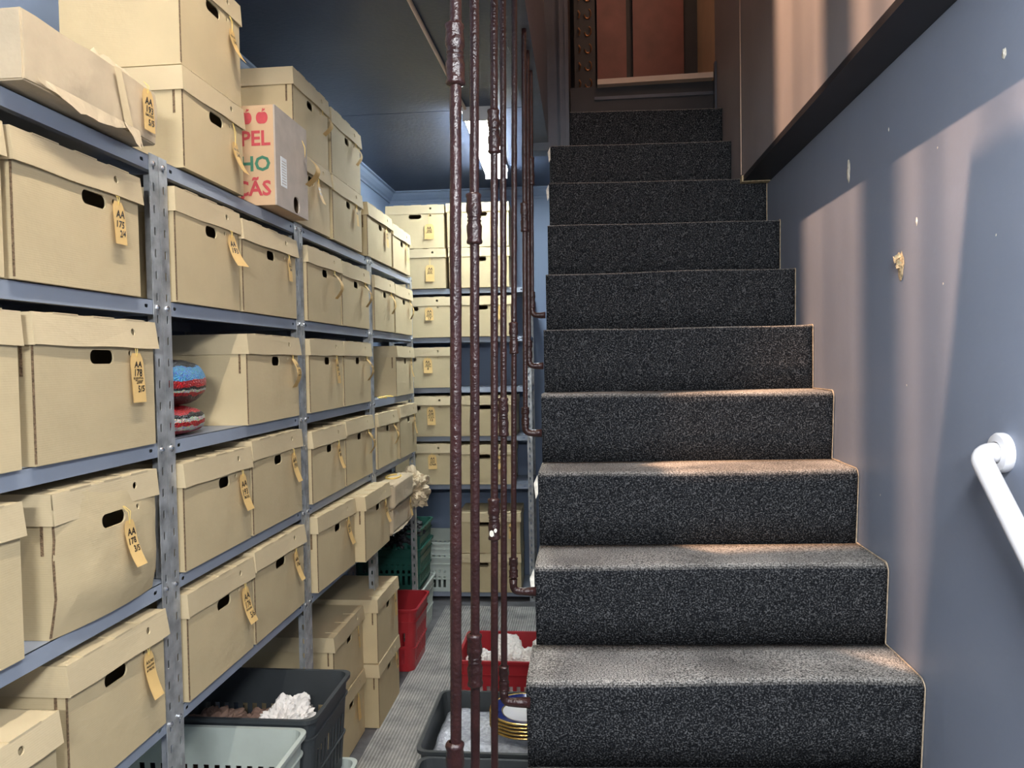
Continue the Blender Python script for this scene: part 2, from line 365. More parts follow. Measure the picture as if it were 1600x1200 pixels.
# chips and a gouge in the right wall's paint
def blob_plate(cy, cz, ry, rz, th, m, name, n_=12, seed=0):
    bm = bmesh.new(); c = bm.verts.new((XR-th, cy, cz)); ring = []
    for k in range(n_):
        a = 2*math.pi*k/n_; q = 1+0.45*noise.noise(Vector((math.cos(a)*1.5+seed, math.sin(a)*1.5, seed)))
        ring.append(bm.verts.new((XR-.0008, cy+ry*q*math.cos(a), cz+rz*q*math.sin(a))))
    for k in range(n_): bm.faces.new((c, ring[k], ring[(k+1) % n_]))
    return obj(name, bm, m, wr)
blob_plate(2.29, Z(.535), .014, .034, .004, 'chip', 'bare_plaster_spot', seed=2)
blob_plate(1.84, Z(.306), .005, .009, .003, 'chip', 'bare_plaster_spot', seed=5)
blob_plate(1.475, Z(.545), .008, .010, .003, 'chip', 'bare_plaster_spot', seed=8)
blob_plate(2.0, Z(.565), .003, .006, .002, 'chip', 'bare_plaster_spot', seed=12)
o = blob_plate(1.93, Z(.216), .018, .036, .007, 'plaster', 'gouge', 16, seed=15); o['label'] = 'ragged gouge showing yellow plaster'
bm = bmesh.new()
for k in range(7):
    p = Vector((XR-.004-.010*random.random(), 1.93+random.uniform(-.012, .012), Z(.216)+random.uniform(-.028, .022)))
    v = [bm.verts.new(p+Vector((random.uniform(-.008, .008), random.uniform(-.012, .012), random.uniform(-.014, .014)))) for _ in range(4)]
    for f in ((0,1,2),(0,2,3),(0,3,1),(1,3,2)): bm.faces.new([v[i] for i in f])
obj('plaster_crumb', bm, 'plaster', wr)
random.seed(31)
for k in range(9):
    blob_plate(random.uniform(1.2, 2.5), Z(random.uniform(-.5, .45)), .0025, .003, .0012, 'chip', 'bare_plaster_spot', 6, seed=20+k)

# ------------------------------------------------------------------ staircase
RI = 0.214; TR = 0.2082; SK = 0.054
Dn = lambda i: 1.768+(9-i)*TR*1.0046
Zn = lambda i: Z(-.752+(9-i)*RI)
st = thing('staircase', 'steep straight staircase covered in worn charcoal loop carpet', 'stairs', (0, 0, 0))
def shear(v): v.y += SK*(v.x-.317)*(1 if v.y < 3.4 else .6)
def bounds(i):
    if i >= 9: return (-.147, XR-.004)
    if i >= 2: return (-.137, XR-.004)
    if i == 1: return (-.137, XU-.002)
    return (-.052, XU-.002)
def carpet_profile(i):
    d, z = Dn(i), Zn(i); low = i >= 6; r = .024 if low else .010
    lean = .020 if low else .008
    top = Dn(i-1)+(.018 if i-1 >= 6 else .008)
    p = [(d+lean, max(z-RI, 0)), (d+lean*.6, z-RI*.6), (d+.002, z-r*1.4)]
    for k in range(1, 7):
        a = math.radians(180-90*k/6); p.append((d+r+r*math.cos(a), z-r+r*math.sin(a)))
    for k in range(1, 5): p.append((d+r+(top-d-r)*k/4, z+(.000 if k < 4 else 0)))
    return p
bm = bmesh.new(); NX = 40
for i in range(12, -1, -1):
    x0, x1 = bounds(i); prof = carpet_profile(i)
    if i == 0: prof = prof[:-4]+[(3.86, Zn(0))]
    grid = []
    for a in range(NX+1):
        x = x0+(x1-x0)*a/NX
        row = []
        for b, (y, z) in enumerate(prof):
            q = Vector((x*3, y*3, z*3+i))
            dy = .005*noise.noise(q); dz = .005*noise.noise(q+Vector((5, 5, 5)))
            if b in (0, len(prof)-1): dy = dz = 0
            v = bm.verts.new((x, y+dy, z+dz)); v.co.y += SK*(x-.317); row.append(v)
        grid.append(row)
    for a in range(NX):
        for b in range(len(prof)-1): bm.faces.new((grid[a][b], grid[a+1][b], grid[a+1][b+1], grid[a][b+1]))
carpet = obj('carpet', bm, 'carpet', st, smooth='all')
md = carpet.modifiers.new('thick', 'SOLIDIFY'); md.thickness = .007; md.offset = -1
# solid body below the carpet
prof = []
for i in range(12, -1, -1): prof += [(Dn(i)+.035, max(Zn(i)-RI-.012, 0)), (Dn(i)+.035, Zn(i)-.014)]
prof += [(4.3, Zn(0)-.014), (4.3, Zn(0)-.20), (Dn(0), Zn(0)-.42), (Dn(12)+.34, 0)]
bm = bmesh.new(); prism(bm, [(y, z) for y, z in prof], -.130, XU-.004)
for v in bm.verts: v.co.y += SK*(v.co.x-.317)
obj('stair_body', bm, 'concrete', st)
# frayed pale backing along the wall side
bm = bmesh.new()
for i in range(12, 1, -1):
    pr = carpet_profile(i); 
    pts = [Vector((XR-.0035+.001*noise.noise(Vector((y*30, z*30, 1))), y+SK*(XR-.317)-.001, z+.0015)) for y, z in pr]
    tube(bm, pts, [.0016+.0022*max(0, noise.noise(Vector((p.y*25, p.z*25, 4)))) for p in pts], 5)
obj('backing_edge', bm, 'backing', st)['label'] = 'frayed pale edge of the carpet backing'
for i in (1, 2, 7, 8):
    bm = bmesh.new(); y, z = Dn(i)+SK*(-.45), Zn(i)
    v = [bm.verts.new(p) for p in ((-.139, y, z-.005), (-.150, y-.004, z-.03), (-.145, y, z-.075), (-.138, y, z-.06))]; bm.faces.new(v)
    obj('foam_scrap', bm, 'chip', st)['label'] = 'torn pale foam scraps at the open edge'
# landing, edging strip and doors at the head of the stairs
bm = bmesh.new(); bx(bm, -.05, XU-.003, 3.87, 4.42, Z(1.34), Z(1.372))
struct('floor_landing', bm, 'dark')
bm = bmesh.new()
v = bx(bm, .085, .648, 3.815, 3.865, Z(1.366), Z(1.392))
bmesh.ops.rotate(bm, verts=bm.verts, cent=(.37, 3.84, Z(1.38)), matrix=Matrix.Rotation(-.012, 3, 'Y'))
ls = tag(obj('landing_edging', bm, 'strip'), 'pale wooden edging strip across the landing at the stair head', 'edging')
bm = bmesh.new(); bx(bm, -.05, XU-.004, 3.862, 3.872, Z(1.165), Z(1.366)); obj('riser_board', bm, 'dark', ls)
bm = bmesh.new(); bx(bm, .07, XU-.004, 3.853, 3.861, Z(1.300), Z(1.316)); obj('lower_bead', bm, 'beam', ls)
def door_panel(n_, x0, x1):
    bm = bmesh.new(); bx(bm, x0, x1, 4.36, 4.395, Z(1.374), Z(3.3)); o = struct('door_%d' % n_, bm, 'wood')
    b2 = bmesh.new(); bx(b2, x0+.0, x0+.006, 4.352, 4.36, Z(1.374), Z(3.3)); obj('edge_bead', b2, 'wood', o)
door_panel(1, .098, .262); door_panel(2, .298, .580)
o = tag(thing('wire_rack', 'column of small copper wire hooks on the dark wall beside the doors', 'hooks', (-.01, 4.28, Z(1.42))), None, None)
bm = bmesh.new(); bx(bm, -.02, .095, 0, .012, -.05, 1.3); obj('back_board', bm, 'dark', o)
for k in range(12):
    bm = bmesh.new(); z = .02+k*.095
    tube(bm, [(.055+.018*math.cos(a), -.012-.01*math.sin(a), z+.022*math.sin(a)) for a in [math.radians(x) for x in range(-170, 100, 30)]], .0045, 6)
    tube(bm, [(.004, -.01, z+.02), (.012, -.02, z), (.006, -.01, z-.02)], .0045, 6)
    obj('hook', bm, 'copper', o, smooth=True)
bm = bmesh.new(); tube(bm, [(XU-.004, 3.24, Z(.755)), (XU-.004, 3.24, Z(1.05)), (XU-.005, 3.235, Z(1.3)), (XU-.004, 3.24, Z(1.9))], .0022, 6)
tag(obj('wall_cord', bm, 'strip', smooth=True), 'thin pale cord running down the upper stairwell wall', 'cord')
bm = bmesh.new(); bx(bm, XU-.012, XU-.002, 3.80, 3.835, Z(1.18), Z(1.44)); struct('trim_5', bm, 'beam')
bm = bmesh.new()
v = [bm.verts.new(p) for p in ((XU-.002, 3.10, Z(.735)), (XR-.001, 3.10, Z(.735)), (XR-.001, 3.17, Z(.735)), (XU-.002, 3.17, Z(.735)), (XU+.02, 3.12, Z(.72)), (XR-.001, 3.12, Z(.60)), (XR-.001, 3.13, Z(.69)))]
bx(bm, XU-.008, XR-.002, 3.205, 3.245, Z(.720), Z(.746)); obj('broken_plaster_edge', bm, 'plaster', wr)

# ------------------------------------------------------------------ pipe balusters
def coupling_bm(z0, z1, r):
    bm = bmesh.new(); L_ = z1-z0
    prof = [(r*.95, 0), (r*1.55, .02), (r*1.65, .06), (r*1.45, .12), (r*1.60, .28), (r*1.62, .36), (r*1.28, .43), (r*1.42, .455), (r*1.42, .475), (r*1.22, .50), (r*1.42, .525), (r*1.42, .545),
            (r*1.28, .57), (r*1.62, .64), (r*1.60, .72), (r*1.45, .88), (r*1.65, .94), (r*1.55, .98), (r*.95, 1)]
    rings = lathe(bm, [(a, z0+b*L_) for a, b in prof], seg=20)
    for v in bm.verts:
        a = math.atan2(v.co.y, v.co.x); q = 1+.045*math.sin(a*6)+.05*noise.noise(Vector((math.cos(a)*2, math.sin(a)*2, v.co.z*60)))
        v.co.x *= q; v.co.y *= q
    return bm
PX = -.18
def zpx(y, D): return (563.5-y)/1180*D
balusters = [  # D, lean, radius, z bottom, couplings (z0, z1), elbow, words
 (1.062, .0195, .0082, -1.30, [(zpx(138,1.062), zpx(42,1.062)), (-.64, zpx(1166,1.062))], False, 'thickest and nearest oxblood pipe baluster, leftmost of the row, joint near the top'),
 (1.246, .0175, .0078, -1.20, [(zpx(382,1.246), zpx(302,1.246)), (zpx(1078,1.246), zpx(993,1.246))], False, 'second oxblood pipe baluster from left, ringed joints high and low'),
 (1.517, .0175, .0075, -1.02, [(zpx(243,1.517), zpx(174,1.517)), (zpx(845,1.517), zpx(778,1.517))], False, 'third oxblood pipe baluster from left, white chip on its lower joint'),
 (1.690, .0160, .0072, zpx(1105,1.69), [(zpx(682,1.69), zpx(620,1.69)), (zpx(1085,1.69), zpx(1045,1.69))], True, 'fourth oxblood pipe baluster, its elbow entering beside the crate of plates'),
 (1.940, .0190, .0072, zpx(928,1.94), [(zpx(553,1.94), zpx(503,1.94)), (zpx(905,1.94), zpx(873,1.94))], True, 'fifth oxblood pipe baluster, elbow low in front of the back shelf post'),
 (2.310, .0130, .0075, zpx(678,2.31), [(zpx(364,2.31), zpx(318,2.31)), (zpx(664,2.31), zpx(636,2.31))], True, 'sixth pipe baluster from left, its elbow lowest of the three far ones'),
 (2.470, .0110, .0070, zpx(573,2.47), [(zpx(560,2.47), zpx(532,2.47))], True, 'seventh pipe baluster, middle of the three far dark ones'),
 (2.640, .0100, .0070, zpx(494,2.64), [(zpx(292,2.64), zpx(248,2.64)), (zpx(482,2.64), zpx(456,2.64))], True, 'farthest pipe baluster with the highest elbow against the stair side'),
]
for D, lean, r, zb, cps, elbow, words in balusters:
    D = 1.0046*D-.017
    t = thing('pipe_baluster', words, 'baluster', (PX, D, Z(max(zb, -1.6))), 0, 'oxblood pipe balusters beside the stairs')
    base = max(zb, -1.6)
    P = lambda z: (lean*z, 0, z-base)
    bm = bmesh.new(); nseg = 60
    tube(bm, [P(base+(.03 if elbow else 0)+(1.002-base-(.03 if elbow else 0))*k/nseg) for k in range(nseg+1)], r, 12, rough=.10)
    obj('pipe', bm, 'pipe', t, smooth='all')
    for z0, z1 in cps:
        bm = coupling_bm(0, abs(z1-z0), r)
        o = obj('joint', bm, 'pipe', t, loc=P(min(z0, z1)), smooth='all')
        if 'white chip' in words and z0 < 0:
            b2 = bmesh.new()
            for dz, rr in ((.016, .0045), (.022, .003)):
                c = b2.verts.new((.004 if rr < .004 else -.003, -r*1.66, dz)); rg = [b2.verts.new((.004*(1 if rr < .004 else -1)+rr*math.cos(a)*(1+.4*noise.noise(Vector((a, rr*900, 0)))), -r*1.60, dz+rr*1.5*math.sin(a))) for a in [k*math.pi/5 for k in range(10)]]
                for k in range(10): b2.faces.new((c, rg[k], rg[(k+1) % 10]))
            obj('chipped_paint', b2, 'chip', o)['label'] = 'white chip in the paint'
    if elbow:
        bm = bmesh.new(); x0 = lean*base; pts = [(x0, 0, .034)]
        for k in range(0, 7):
            a = math.radians(90*k/6); pts.append((x0+.016*(1-math.cos(a)), 0, .018-.016*math.sin(a)))
        pts += [(x0+.03, 0, .002), (-.139-PX+.006, 0, .002)]
        tube(bm, pts, [r*1.55]+[r*1.35]*7+[r*1.5, r*1.7], 12, rough=.2)
        obj('elbow', bm, 'pipe', t, smooth='all')
# balustrade of the floor above, out of view: its bars shade the warm light
def ysh(yw): return 1.92+(yw-1.92)*.27/1.221
for y, rr in ((ysh(2.47), .0035), (ysh(2.34), .0022), (ysh(2.07), .030), (ysh(1.765), .006), (ysh(1.50), .006), (ysh(1.1), .004)):
    bm = bmesh.new()
    tube(bm, [(-.18, y, CEIL+.24), (-.18, y, Z(2.9))], rr, 10)
    tag(obj('upper_baluster', bm, 'pipe', smooth=True), 'pipe baluster of the floor above', 'baluster', 'balusters of the floor above')
bm = bmesh.new(); bx(bm, -.21, -.14, .9, 2.6, Z(2.84), Z(2.88)); tag(obj('upper_handrail', bm, 'dark'), 'dark handrail of the floor above', 'handrail')

# ------------------------------------------------------------------ white grab rail
t = thing('grab_rail', 'white tubular handrail on the blue wall at the right frame edge', 'handrail', (XR, 1.47, Z(-.185)))
bm = bmesh.new()
a = Vector((-.010, 0, 0)); 
pts = [(.0, 0, 0), (-.022, 0, 0)]
dirv = Vector((0, -.74, -.67)).normalized()
for k in range(1, 7):
    an = math.radians(90*k/6); c = Vector((-.022, 0, 0)); pts.append(c+Vector((-.026*math.sin(an), 0, 0))+dirv*(.026*(1-math.cos(an))))
e = Vector(pts[-1]); pts += [e+dirv*.2, e+dirv*.75]
tube(bm, pts, .0185, 20); obj('bar', bm, 'white', t, smooth='all')
bm = bmesh.new(); lathe(bm, [(0, 0), (.036, 0), (.037, .003), (.037, .012), (.034, .016), (.021, .018), (.019, .014)], seg=32)
bmesh.ops.rotate(bm, verts=bm.verts, cent=(0,0,0), matrix=Matrix.Rotation(-math.pi/2, 3, 'Y'))
obj('wall_flange', bm, 'white', t, smooth=True)

# ------------------------------------------------------------------ ceiling lights
def fixture(y0, y1, x, words, tm='tube', top=CEIL):
    t = thing('tube_light', words, 'lamp', (x, (y0+y1)/2, top))
    hl = (y1-y0)/2
    bm = bmesh.new(); bx(bm, -.02, .02, -hl, hl, -.028, 0); obj('batten', bm, 'white', t)
    for s in (-1, 1):
        bm = bmesh.new(); bx(bm, -.014, .014, s*hl-.010, s*hl+.010, -.062, -.028); obj('lamp_holder', bm, 'white', t)
    bm = bmesh.new(); tube(bm, [(0, -hl+.012, -.048), (0, hl-.012, -.048)], .013, 12); obj('tube', bm, tm, t, smooth=True)
t = thing('ceiling_light', 'glowing fluorescent diffuser light on the dark ceiling behind the pipes', 'lamp', (-.525, 4.28, CEIL), math.radians(2))
bm = bmesh.new(); bx(bm, -.075, .075, -.60, .60, -.020, 0); obj('housing', bm, 'white', t)
bm = bmesh.new(); bx(bm, -.065, .065, -.585, .585, -.062, -.020); bmesh.ops.bevel(bm, geom=bm.edges[:], offset=.012, segments=2, affect='EDGES'); obj('diffuser', bm, 'tube', t)
for s_ in (-1, 1):
    bm = bmesh.new(); bx(bm, -.070, .070, s_*.593-.008, s_*.593+.008, -.066, -.020); obj('end_cap', bm, 'white', t)
fixture(.30, 1.48, -.30, 'fluorescent tube on the high ceiling above the nearest shelves', 'tube_near', Z(1.95))
bm = bmesh.new(); tube(bm, [(-.578, 2.03, CEIL-.008), (-.575, 2.6, CEIL-.008), (-.560, 3.74, CEIL-.008)], .008, 8)
tag(obj('cable_conduit', bm, 'strip', smooth=True), 'pale cable conduit along the dark ceiling to the tube', 'conduit')

# ------------------------------------------------------------------ shelving
LV = [.480, .154, -.172, -.495, -.812, -1.50]
def post_bm(h, sx, sy, slots=True, top=None):
    """slotted angle: one flange in the front plane, one going inward. sx: inward direction of flange 1, sy: of flange 2"""
    bm = bmesh.new(); wd = .035; t = .002
    holes = []
    z = .03
    while z < h-.02:
        holes.append(rrect(wd*.55, z, .0075, .020, .0035, 2)); z += .05
    panel(bm, [(0, 0), (wd, 0), (wd, h), (0, h)], holes if slots else [], t, lambda u, v, w_: (sx*w_, sy*u, v))
    h2 = []; z = .055
    while z < h-.02:
        h2.append(rrect(wd*.55, z, .0075, .020, .0035, 2)); z += .05
    panel(bm, [(t, 0), (wd, 0), (wd, h), (t, h)], h2 if slots else [], t, lambda u, v, w_: (sx*u, sy*w_, v))
    return bm
def shelf_bm(w_, d, lip=.034):
    """local: front at x=0, into -x; y 0..w. top at z=0"""
    bm = bmesh.new(); t = .0015; g = .0025
    bx(bm, -d, -g, 0, w_, -t, 0)
    hl = [rrect(.055, -.016, .014, .008, .003, 2), rrect(w_-.055, -.016, .014, .008, .003, 2)]
    panel(bm, [(0, 0), (w_, 0), (w_, -lip), (0, -lip)], hl, t, lambda u, v, q: (-g-q, u, v))
    panel(bm, [(0, 0), (w_, 0), (w_, -lip), (0, -lip)], [], t, lambda u, v, q: (-d+q, u, v))
    bx(bm, -g-.016, -g-t, 0, w_, -lip, -lip+t)
    for y in (0, w_-t): bx(bm, -d, -g, y, y+t, -lip, 0)
    return bm
def bolt_bm():
    bm = bmesh.new(); lathe(bm, [(.0, .0055), (.004, .0055), (.0065, .0035), (.007, 0)], seg=10)
    bmesh.ops.rotate(bm, verts=bm.verts, cent=(0,0,0), matrix=Matrix.Rotation(math.pi/2, 3, 'Y')); return bm
UD = .40
def unit(y0, y1, words, levels=LV, h=None, loc=None, rz=0):
    w_ = y1-y0; hh = h or Z(levels[0])+.004
    t = thing('shelving_unit', words, 'shelving', loc or (-.97, y0, 0), rz, 'bolted metal shelving units')
    for x, sx in ((0, -1), (-UD, 1)):
        for y, sy in ((0, 1), (w_, -1)):
            obj('post', post_bm(hh, sx, sy, slots=True), 'galv', t, loc=(x, y, 0))
    for z in levels:
        s = obj('shelf', shelf_bm(w_-.006, UD-.006), 'shelf', t, loc=(-.001, .003, Z(z)))
        for y in (.016, w_-.022): obj('bolt', bolt_bm(), 'bolt', s, loc=(.0012, y-.003+.0, -.018))
    return t
P0, PA, PB, PC, PD = .815, 1.668, 2.524, 3.380, 4.232
unit(P0, PA-.001, 'galvanised shelving unit nearest the camera at the left frame edge')
UP = LV[:-1]
unit(PA+.001, PB-.001, 'galvanised shelving unit second from the camera, holding the beaded purses', levels=UP)
unit(PB+.001, PC-.001, 'third shelving unit along the left wall, above the floor box stacks', levels=UP)
unit(PC+.001, PD, 'last shelving unit on the left wall, above the green crates', levels=UP)
BV = [.492, .165, -.172, -.500, -.825, -1.555]
ang = math.radians(-90)
BW = .96
unit(0, BW, 'shelving unit across the back wall behind the pipes', levels=BV, loc=(-.352-BW, 5.005, 0), rz=math.radians(-90)+math.radians(1.2))

# ------------------------------------------------------------------ archive boxes
def tag_part(box_, u, z, lines, w_=.042, h=.095, curl='out', amt=.02, y0=-.009, slen=.0, twist=0, ts=.020):
    """a manila tag hanging on the front (-y) of a box; z is the tag's top"""
    if curl == 'out': amt *= .65
    def f(a, b, off=0):           # a across (-w/2..w/2), b from 0 (top) down to h
        t_ = b/h
        if curl == 'out': y = -amt*t_**2.2
        elif curl == 'belly': y = -amt*math.sin(math.pi*min(t_, 1)*.95)
        else: y = -amt*t_*.3
        xx = u+a*math.cos(twist*t_)+(.006*t_ if curl == 'out' else 0)
        return Vector((xx, y0+y-off-abs(a)*0.0+a*math.sin(twist*t_)*-1, z-b))
    bm = bmesh.new(); n_ = 10
    for off, fl in ((0, 1), (-.0007, -1)):
        rows = []
        for k in range(n_+1):
            b = h*k/n_; ww = w_*(.62 if k == 0 else .9 if (k == 1) else 1)/2
            rows.append([bm.verts.new(f(-ww, b, off)), bm.verts.new(f(0, b, off)), bm.verts.new(f(ww, b, off))])
        for k in range(n_):
            for c in (0, 1): bm.faces.new((rows[k][c], rows[k][c+1], rows[k+1][c+1], rows[k+1][c]))
    tg = obj('paper_tag', bm, 'tag', box_, smooth='all')
    bm = bmesh.new()
    top = z+slen+.018
    tube(bm, [(u, y0-.001, z-.008), (u-.004, y0-.001, z+(top-z)*.5), (u, -.002, top)], .0007, 5)
    tube(bm, [(u, y0-.001, z-.008), (u+.004, y0-.001, z+(top-z)*.5), (u+.001, -.002, top)], .0007, 5)
    obj('string', bm, 'string', tg)
    if lines:
        rows = lines.split('|'); k = 0; b = .015
        bm = bmesh.new()
        for s_ in rows:
            sz = ts if len(s_) <= 3 else ts*.86*4/(len(s_)+.6)
            dx = w_*.14 if '/' in s_ else random.uniform(-.002, .002)
            b += (sz*.72 if len(s_) <= 3 else sz*.62)+.0015
            tb = text_bm(s_, sz, lambda a, c, b=b, dx=dx: f(a+dx, b-c, .0007), shear=.15, jit=.12, bold=.0005 if len(s_) <= 3 else .0002, maxw=w_*(.60 if '/' in s_ else .80))
            me = bpy.data.meshes.new('x'); tb.to_mesh(me); tb.free(); bm.from_mesh(me); bpy.data.meshes.remove(me)
            b += .0015
        obj('handwriting', bm, 'ink', tg)
    return tg
GRP = 'tagged cardboard archive boxes'
def archive_box(loc, w_, h, words, rz=math.pi/2, d=.37, lidh=.058, tagk=None, hole=.52, lean=0, seed=None, mb='card', slot_w=.075, bulge=0, tabs=True, hy=.02, grp=GRP, hang=.012):
    rnd = random.Random(seed if seed is not None else hash((round(loc[0]*100), round(loc[1]*100), round(loc[2]*100))))
    t = thing('archive_box', words, 'box', loc, rz, grp)
    hw = w_/2; bh = h-.006; T_ = .004; g = .004
    bm = bmesh.new()
    hz = h-lidh-hy
    hx = (hole-.5)*w_
    tx = .27*w_
    panel(bm, [(-hw, 0), (hw, 0), (hw, bh), (-hw, bh)], [rrect(hx, hz, slot_w, .028, .012, 4), circle(tx, h-lidh-.012, .006, 10), circle(tx, h-lidh*.42, .0095, 12)], T_, lambda u, v, q: (u, q, v))
    bx(bm, -hw, -hw+T_, T_, d, 0, bh); bx(bm, hw-T_, hw, T_, d, 0, bh); bx(bm, -hw+T_, hw-T_, d-T_, d, 0, bh); bx(bm, -hw+T_, hw-T_, T_, d-T_, 0, T_)
    bx(bm, -hw-.0006, -hw+.0035, -.0006, .0012, .004, h-lidh+.01, 1)       # raw corrugated edge at the corner
    bx(bm, -hw-.0007, -hw+.0002, .018, .024, h-lidh-.055, h-lidh+.01, 1)    # tuck slot in the side
    if bulge:
        bmesh.ops.subdivide_edges(bm, edges=bm.edges[:], cuts=5, use_grid_fill=True)
        for v in bm.verts:
            if v.co.y < .01:
                s_ = max(0, 1-abs(v.co.x/hw)**2)*max(0, 1-abs((v.co.z/h-.30)/.75)**2)
                v.co.y -= bulge*s_; v.co.y += .004*noise.noise(Vector((v.co.x*18, 0, v.co.z*18)))
                if v.co.z < .06: v.co.y += (.06-v.co.z)*.22
    jit = [(rnd.uniform(-.0015, .0015), rnd.uniform(-.003, .003)) for _ in range(4)]
    bd = obj('body', bm, [mb, 'edge'], t, smooth=bool(bulge))
    # lid
    bm = bmesh.new(); fl = rnd.uniform(.002, .007); sk = rnd.uniform(-.003, .003)
    lw = hw+g
    def lf(u, v, q): return (u*(1+.006*(h-v)/lidh), -g-fl*(h-v)/lidh+q+ .0025*math.sin((u/lw+1)*1.57+rnd_ph)*(h-v)/lidh, v+sk*u/hw*.4)
    rnd_ph = rnd.uniform(0, 2)
    z0 = h-lidh
    def edge_pts():
        n_ = 8; return [(-lw+2*lw*k/n_, z0+.0012*math.sin(k*1.3+rnd_ph)) for k in range(n_+1)]
    panel(bm, edge_pts()+[(lw, h), (-lw, h)], [circle(tx+rnd.uniform(-.006, .006), h-lidh*.42, .0075, 14)], .003, lf)
    z0 = h-lidh
    for s_ in (-1, 1):
        a0 = s_*lw; a1 = s_*(lw-.003)
        v = [bm.verts.new(p) for p in ((a0, -g, h), (a1, -g, h), (a1, d+g, h), (a0, d+g, h), (a0*1.006, -g-fl, z0), (a1*1.006, -g-fl, z0), (a1*1.006, d+g, z0), (a0*1.006, d+g, z0))]
        for f in ((0,1,2,3), (4,7,6,5), (0,4,5,1), (1,5,6,2), (2,6,7,3), (3,7,4,0)): bm.faces.new([v[i] for i in f])
    bx(bm, -lw, lw, d+g-.003, d+g, z0, h); bx(bm, -lw, lw, -g, d+g, h-.003, h)
    if tabs:
        for c0, c1 in ((-.72, -.36), (-.12, .22), (.42, .78)):
            bx(bm, c0*lw, c1*lw, -g-.001, .05, h, h+.0022)
    ld = obj('lid', bm, 'lid', t)
    ld.rotation_euler = (0, rnd.uniform(-.006, .006), 0)
    if tagk:
        k = dict(tagk); u = k.pop('u', .27)*w_; ln = k.pop('lines', ''); hg = k.pop('hang', hang)
        tag_part(t, u, h-lidh-hg, ln, slen=hg-.02+.008, **k)
    return t
FX = -.962
def lbox(y0, y1, lvl, words, h=.268, fx=FX, z=None, rot=0, **k):
    y0 = 1.0046*y0-.084; y1 = 1.0046*y1-.084
    zz = Z(LV[lvl])+.0005 if z is None else z
    return archive_box((fx, (y0+y1)/2, zz), y1-y0-.008, h, words, rz=math.pi/2+rot, **k)
def tg(lines='', u=.27, curl='out', amt=.02, **k): return dict(lines=lines, u=u, curl=curl, amt=amt, **k)

# nearest unit (left frame edge)
lbox(1.275, 1.650, 1, 'archive box marked 175 2/4 at left frame edge, under the torn parcel', h=.258, tagk=tg('AA|175|2/4', curl='flat', h=.088, w_=.038, ts=.023), hole=.60)
lbox(.905, 1.262, 1, 'archive box cut off by the left frame edge beside box 175', h=.258)
lbox(1.310, 1.690, 2, 'archive box marked 178 5/5 on the middle shelf at left', h=.272, tagk=tg('AA|178|ROSENTHAL|"2000"|5/5', u=.29, curl='flat', h=.105, w_=.046), hole=.52)
lbox(.905, 1.285, 2, 'archive box sliver cut by the left frame edge, beside box 178 5/5', h=.272)
lbox(1.345, 1.678, 3, 'bulging archive box marked 178 3/5 on the fourth shelf at left', h=.268, tagk=tg('AA|178|3/5', u=.10, curl='out', amt=.035, w_=.036, h=.095, hang=.030, y0=-.022), hole=.50, bulge=.016)
lbox(.905, 1.275, 3, 'archive box sliver at left frame edge beside the bulging box', h=.268)
lbox(1.365, 1.695, 4, 'archive box marked 340 60 on the lowest shelf at left', h=.262, tagk=tg('AA340|HAVILAND|60 PEÇAS', u=.27, w_=.036, h=.10, amt=.03), hole=.46)
lbox(.915, 1.320, 4, 'archive box with only its lid corner showing at bottom left', h=.205, fx=-.945)
# second unit
lbox(1.788, 2.125, 1, 'left box on the second shelf beside the near post, tag curling away', h=.272, tagk=tg('AA|193', u=.33, curl='out', amt=.045, h=.085, twist=.3), hole=.54, slot_w=.06)
lbox(2.140, 2.545, 1, 'right box on the second shelf under the apple box, small flat tag', h=.262, tagk=tg('AA 174|FINO|3/4', u=.31, curl='flat', w_=.028, h=.075, ts=.012), hole=.50, slot_w=.06)
lbox(2.150, 2.545, 2, 'box beside the beaded purses, long side in the open', h=.262, tagk=tg('AA|173|LIMOGES', u=.33, curl='belly', amt=.022, w_=.034), hole=.53, slot_w=.06, d=.385)
lbox(1.790, 2.155, 3, 'archive box marked 193 with flat yellow tag, under the beaded purses', h=.262, tagk=tg('AA|193|LIMOGES', u=.33, curl='out', amt=.03, h=.10, w_=.042, ts=.026), hole=.58, slot_w=.06)
lbox(2.165, 2.550, 3, 'archive box marked 191, right of box 193 on the fourth shelf', h=.276, tagk=tg('AA|191', u=.28, amt=.03, w_=.036), hole=.50, slot_w=.06)
lbox(1.790, 2.150, 4, 'archive box marked 176 on the lowest shelf above the charcoal crate', h=.262, tagk=tg('AA|176|HAVILAND|5/6', u=.33, amt=.035, w_=.044, h=.10, ts=.025), hole=.53)
lbox(2.160, 2.550, 4, 'archive box right of box 176, unlettered-looking tag curling out', h=.268, tagk=tg('AA|176', u=.27, amt=.035, w_=.032), hole=.5)
# third unit
for lv, hs, ws in ((1, (.262, .258), ('left', 'right')), (2, (.262, .262), ('left', 'right')), (3, (.255, .262), ('left', 'right'))):
    nm = {1: 'second shelf', 2: 'third shelf', 3: 'fourth shelf'}[lv]
    lbox(2.642, 3.010, lv, 'left box on the %s of the third shelving unit' % nm, h=hs[0], tagk=tg({1: '', 2: 'AA|174|2/4', 3: 'AA|189'}[lv], u=.25, curl={1: 'belly', 2: 'flat', 3: 'out'}[lv], amt=.03, w_=.032), hole=.52, slot_w=.06)
    lbox(3.022, 3.408, lv, 'right box on the %s of the third shelving unit' % nm, h=hs[1], tagk=tg('AA|17%d' % (lv+2), u=.28, curl='belly', amt=.028, w_=.030), hole=.50, slot_w=.06)
lbox(2.645, 3.045, 4, 'box pushed forward on the lowest shelf of third unit, marked 201', h=.268, fx=-.945, rot=-.03, tagk=tg('AA|201', u=.27, amt=.03, w_=.036), slot_w=.06)
